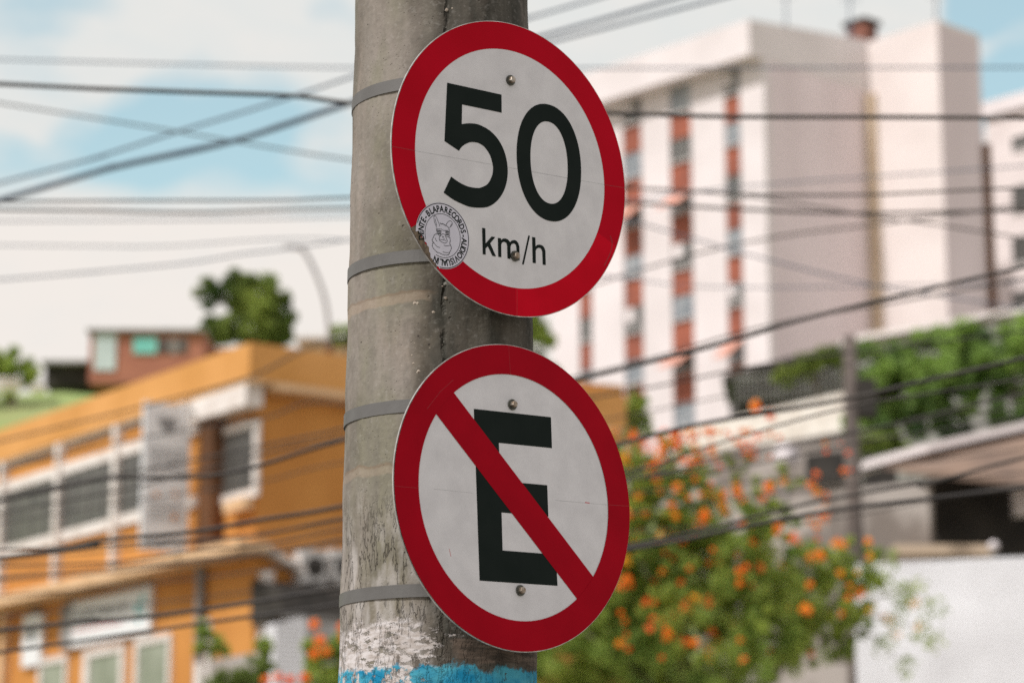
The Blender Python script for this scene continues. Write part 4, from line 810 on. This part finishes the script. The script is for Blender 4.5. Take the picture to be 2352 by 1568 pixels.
for (x, y) in spots:
    d = g.choice((0, 1)); q = P(x + g.uniform(-12, 12), y + g.uniform(-12, 12), YT - .75 + g.uniform(-.2, .2)); fl.append((q.x, q.y, q.z, g.uniform(.03, .075), y))
for _ in range(210):
    x = g.uniform(1400, 2000) if g.random() < .5 else g.gauss(1570, 100); y = 990 + 520 * g.random() ** 2.1; q = P(x, y, YT - .5 + g.uniform(-.3, .3)); fl.append((q.x, q.y, q.z, g.uniform(.008, .028), y))
leafmesh('red_orange_flowers', [f[:4] for i, f in enumerate(fl) if i % 3 != 1 and f[4] != 0], 5200, .027, 1, 'petal', ft, 51, .9, stuff=True)
leafmesh('yellow_orange_flowers', [f[:4] for i, f in enumerate(fl) if i % 2 == 1 or (1100 < f[4] < 1200)], 4200, .027, 1, 'petaly', ft, 52, .9, stuff=True)
# sprays reaching right over the wall
cs = []
for (x, y) in ((2020, 1330), (2060, 1360), (2100, 1350), (2050, 1430), (2110, 1440), (2085, 1380), (2140, 1470), (2030, 1480), (2080, 1530), (2150, 1400), (2040, 1290)):
    q = P(x, y, YT); cs.append((q.x, q.y, q.z, .10))
leafmesh('outer_spray', cs, 520, .026, 1.5, 'leaf', ft, 53, 1.3)['kind'] = 'stuff'
cs = [(*P(x, y, YT - .2), .05) for (x, y) in ((2040, 1420), (2100, 1385), (2110, 1440), (2060, 1455), (2000, 1400))]; leafmesh('outer_flowers', cs, 90, .02, 1.4, 'petaly', ft, 54, .9)['kind'] = 'stuff'
mb = MB()
for (x, y) in ((2100, 1350), (2110, 1440), (2080, 1530)): mb.tube([P(1930, 1420, YT), P((1930 + x) / 2, (1420 + y) / 2 - 15, YT), P(x, y, YT)], [.012, .008, .004], 5)
mb.build('outer_twig', 'bark', ft)
# shrubs at lower left of the pole
def shrub(blobs, Y, label, seed, flowers=(), m='leaf', n=3500):
    bb = [B(x, y, r, Y) for x, y, r in blobs]; c = P(blobs[0][0], 1600, Y); r, cl = tree('garden_shrub', bb, 40, n, .04, m, label, Vector((c.x, Y, gz(0, Y))), .03, seed, rr=(.2, .45), group='shrubs by the ochre building', cat='shrub')
    if flowers: leafmesh('flowers', [(*P(x, y, Y - .4), s) for x, y, s in flowers], 90 * len(flowers), .035, 1, 'petal', r, seed + 1, .9, stuff=True)
shrub([(760, 1530, 60), (735, 1490, 40), (790, 1480, 50), (760, 1590, 80)], 33, 'orange flowered shrub touching the left edge of the concrete pole', 61, [(722, 1433, .06), (735, 1470, .07), (722, 1500, .06), (750, 1495, .05), (785, 1440, .05), (700, 1556, .06), (640, 1554, .05), (790, 1465, .05), (610, 1560, .04), (665, 1560, .06)])
shrub([(590, 1545, 35), (560, 1560, 30), (615, 1540, 22)], 38, 'dark green round shrub in front of the low white wall', 64, m='leafd', n=1800)
shrub([(485, 1470, 28), (505, 1500, 22), (460, 1445, 20), (470, 1490, 20)], 38, 'slender leafy plant climbing at the left end of the low white wall', 66, n=1100)
shrub([(607, 1480, 18), (612, 1500, 14)], 38, 'tiny green sprig above the low white wall beside the broad white slab', 68, n=500)
shrub([(520, 1575, 35), (490, 1580, 30)], 38, 'low grey green shrub at the bottom edge under the slender leafy plant', 70, m='leafd', n=1200)
# ------------------------------------------------------------------ overhead cables
def cable(pts, Y, d, label, m='wire', Y1=None):
    k = 1.65 if Y < 7 else 2.0; d *= 1.3 if Y < 7 else 2.1; Y *= k; Y1 = Y; a, b = pts[0], pts[1]; s = (b[1] - a[1]) / (b[0] - a[0]); p0 = (a[0] - 2600, a[1] - 2600 * s); a, b = pts[-2], pts[-1]; s = (b[1] - a[1]) / (b[0] - a[0]); p1 = (b[0] + 2600, b[1] + 2600 * s)
    al = [p0] + list(pts) + [p1]; x0, x1 = p0[0], p1[0]
    w_ = [P(x, y, Y + (Y1 - Y) * (x - x0) / (x1 - x0)) for x, y in al]; mb = MB(); mb.tube(spline(w_, 8), d / 2, 8)
    tag(mb.build('overhead_cable', m, smooth=True), label, 'cable', 'overhead cables behind the pole')
cable([(0, 137), (420, 148), (810, 156), (1330, 157), (2352, 155)], 9.3, .0065, 'topmost faint cable, crossing level behind the top of the 50', 'gwire')
cable([(0, 193), (200, 203), (440, 212), (620, 218), (700, 223), (810, 237), (1100, 252), (1396, 260), (1663, 268), (1996, 269), (2352, 271)], 5.9, .0135, 'dark cable above all the crossing ones, level across the white block facade')
cable([(0, 237), (300, 285), (540, 325), (810, 368), (1200, 415), (1439, 431), (1663, 444), (1853, 471), (2020, 500), (2139, 514), (2352, 547)], 8.6, .0065, 'cable falling left to right through the blue patch of sky', 'wire')
cable([(0, 420), (200, 368), (400, 305), (600, 245), (810, 176), (1215, 42), (1360, 0)], 9.3, .010, 'upper of the two broad parallel cables rising toward the pole', 'gwire')
cable([(0, 457), (250, 385), (530, 323), (650, 285), (810, 232), (1215, 93), (1540, 0)], 8.6, .0125, 'lower and darker of the two broad parallel cables rising toward the pole', 'gwire')
cable([(0, 462), (250, 390), (530, 328), (810, 238), (1000, 178), (1215, 110), (1400, 62), (1640, 0)], 9.3, .012, 'lowest cable of the three slanting above the white block at top', 'gwire')
cable([(0, 463), (300, 461), (640, 460), (770, 455), (1200, 440), (1439, 433), (1710, 446), (1996, 447), (2352, 431)], 6.66, .008, 'upper of the two level cables just below the crossing pair on the left')
cable([(0, 482), (200, 484), (460, 488), (700, 480), (1100, 472), (1439, 467), (1710, 481), (1996, 490), (2352, 483)], 7.03, .008, 'level cable beneath the other level one, behind the foot of the 50')
cable([(0, 508), (300, 506), (700, 500), (1300, 474), (1710, 428), (2352, 381)], 10.36, .006, 'faint cable rising to the right across the end wall of the white block', 'gwire')
cable([(0, 563), (350, 566), (800, 551), (1439, 640), (1710, 660), (2352, 650)], 10.36, .005, 'very faint level cable above the lamp arm in the bright sky', 'gwire')
cable([(0, 642), (160, 629), (420, 605), (560, 583), (690, 567), (1300, 480), (1439, 505), (1758, 595), (2020, 657), (2352, 709)], 10.36, .007, 'faint cable that dips to the right across the pale end wall', 'gwire')
cable([(0, 1013), (300, 940), (566, 868), (690, 808), (810, 770), (1200, 700), (1700, 560), (2352, 470)], 11.1, .009, 'cable crossing the ochre roof corner and rising toward the pole')
cable([(0, 1150), (142, 1119), (262, 1097), (435, 1096), (580, 1073), (790, 1010), (1330, 872), (1662, 788), (1828, 738), (2042, 684), (2352, 613)], 6.0, .0115, 'dark cable rising past the white block base toward the upper right')
cable([(0, 1281), (131, 1264), (248, 1239), (439, 1221), (602, 1193), (788, 1162), (1300, 1050), (1596, 976), (1947, 915), (2352, 822)], 5.8, .012, 'thick black cable across the blade sign foot and the timber pole top')
cable([(0, 1262), (248, 1252), (435, 1240), (602, 1228), (790, 1190), (1434, 1085), (1638, 1021), (1966, 931), (2352, 869)], 5.92, .007, 'thin cable just above the flower tops, joining two darker ones')
cable([(0, 1300), (248, 1292), (435, 1266), (602, 1250), (790, 1215), (1300, 1130), (1640, 1062), (2000, 985), (2352, 905)], 6.66, .007, 'thin brownish cable over the balcony slab of the ochre building')
cable([(0, 1330), (248, 1312), (435, 1290), (602, 1272), (790, 1240), (1300, 1120), (1640, 1080), (2000, 1010), (2352, 960)], 8.88, .008, 'blurred cable below the balcony slab and over the white roof edge')
cable([(0, 1447), (142, 1432), (354, 1414), (602, 1379), (784, 1350), (1443, 1261), (1710, 1209), (1947, 1167), (2352, 1119)], 5.8, .012, 'lowest black cable, over the shop banner and through the flowering tree')
cable([(400, 1440), (784, 1385), (1443, 1253), (1620, 1215), (1828, 1162), (1947, 1138), (2185, 1095), (2352, 1050)], 6.1, .010, 'black cable meeting the lowest one at the edge of the lower sign')
cable([(0, 1180), (300, 1120), (602, 1042), (793, 1004), (1434, 900), (1800, 830), (2352, 760)], 7.4, .006, 'thin cable over the recessed window of the ochre building')
cable([(0, 1135), (300, 1085), (602, 1024), (793, 984), (1434, 840), (1800, 740), (2352, 640)], 8.88, .008, 'blurred brown cable just above the recessed window')
cable([(0, 1080), (300, 1010), (602, 960), (793, 930), (1434, 1080), (1560, 1060), (1900, 1000), (2352, 930)], 10.36, .007, 'faint cable under the white soffit box at the ochre corner')
for k_, (y0, ym, y1, Y_q, nm) in enumerate(((1096, 1010, 900, 9, 'thin cable in the right hand tangle, topmost of the three crossing the creeper bank'), (1135, 1090, 1030, 8.5, 'sagging thin cable passing behind the middle of the timber pole'), (1180, 1120, 1085, 8, 'thin cable of the right tangle just above the joined black pair'), (1225, 1190, 1110, 8.8, 'thin cable of the right tangle between the two black cables'))):
    cable([(0, y0 + 190), (430, y0 + 150), (800, y0 + 100), (1430, y0), (1900, ym), (2352, y1)], Y_q, .005, nm)
cable([(0, 1200), (300, 1150), (602, 1105), (793, 1060), (1434, 955), (1900, 850), (2352, 700)], 9, .005, 'thin cable over the dark veranda windows and the carport')
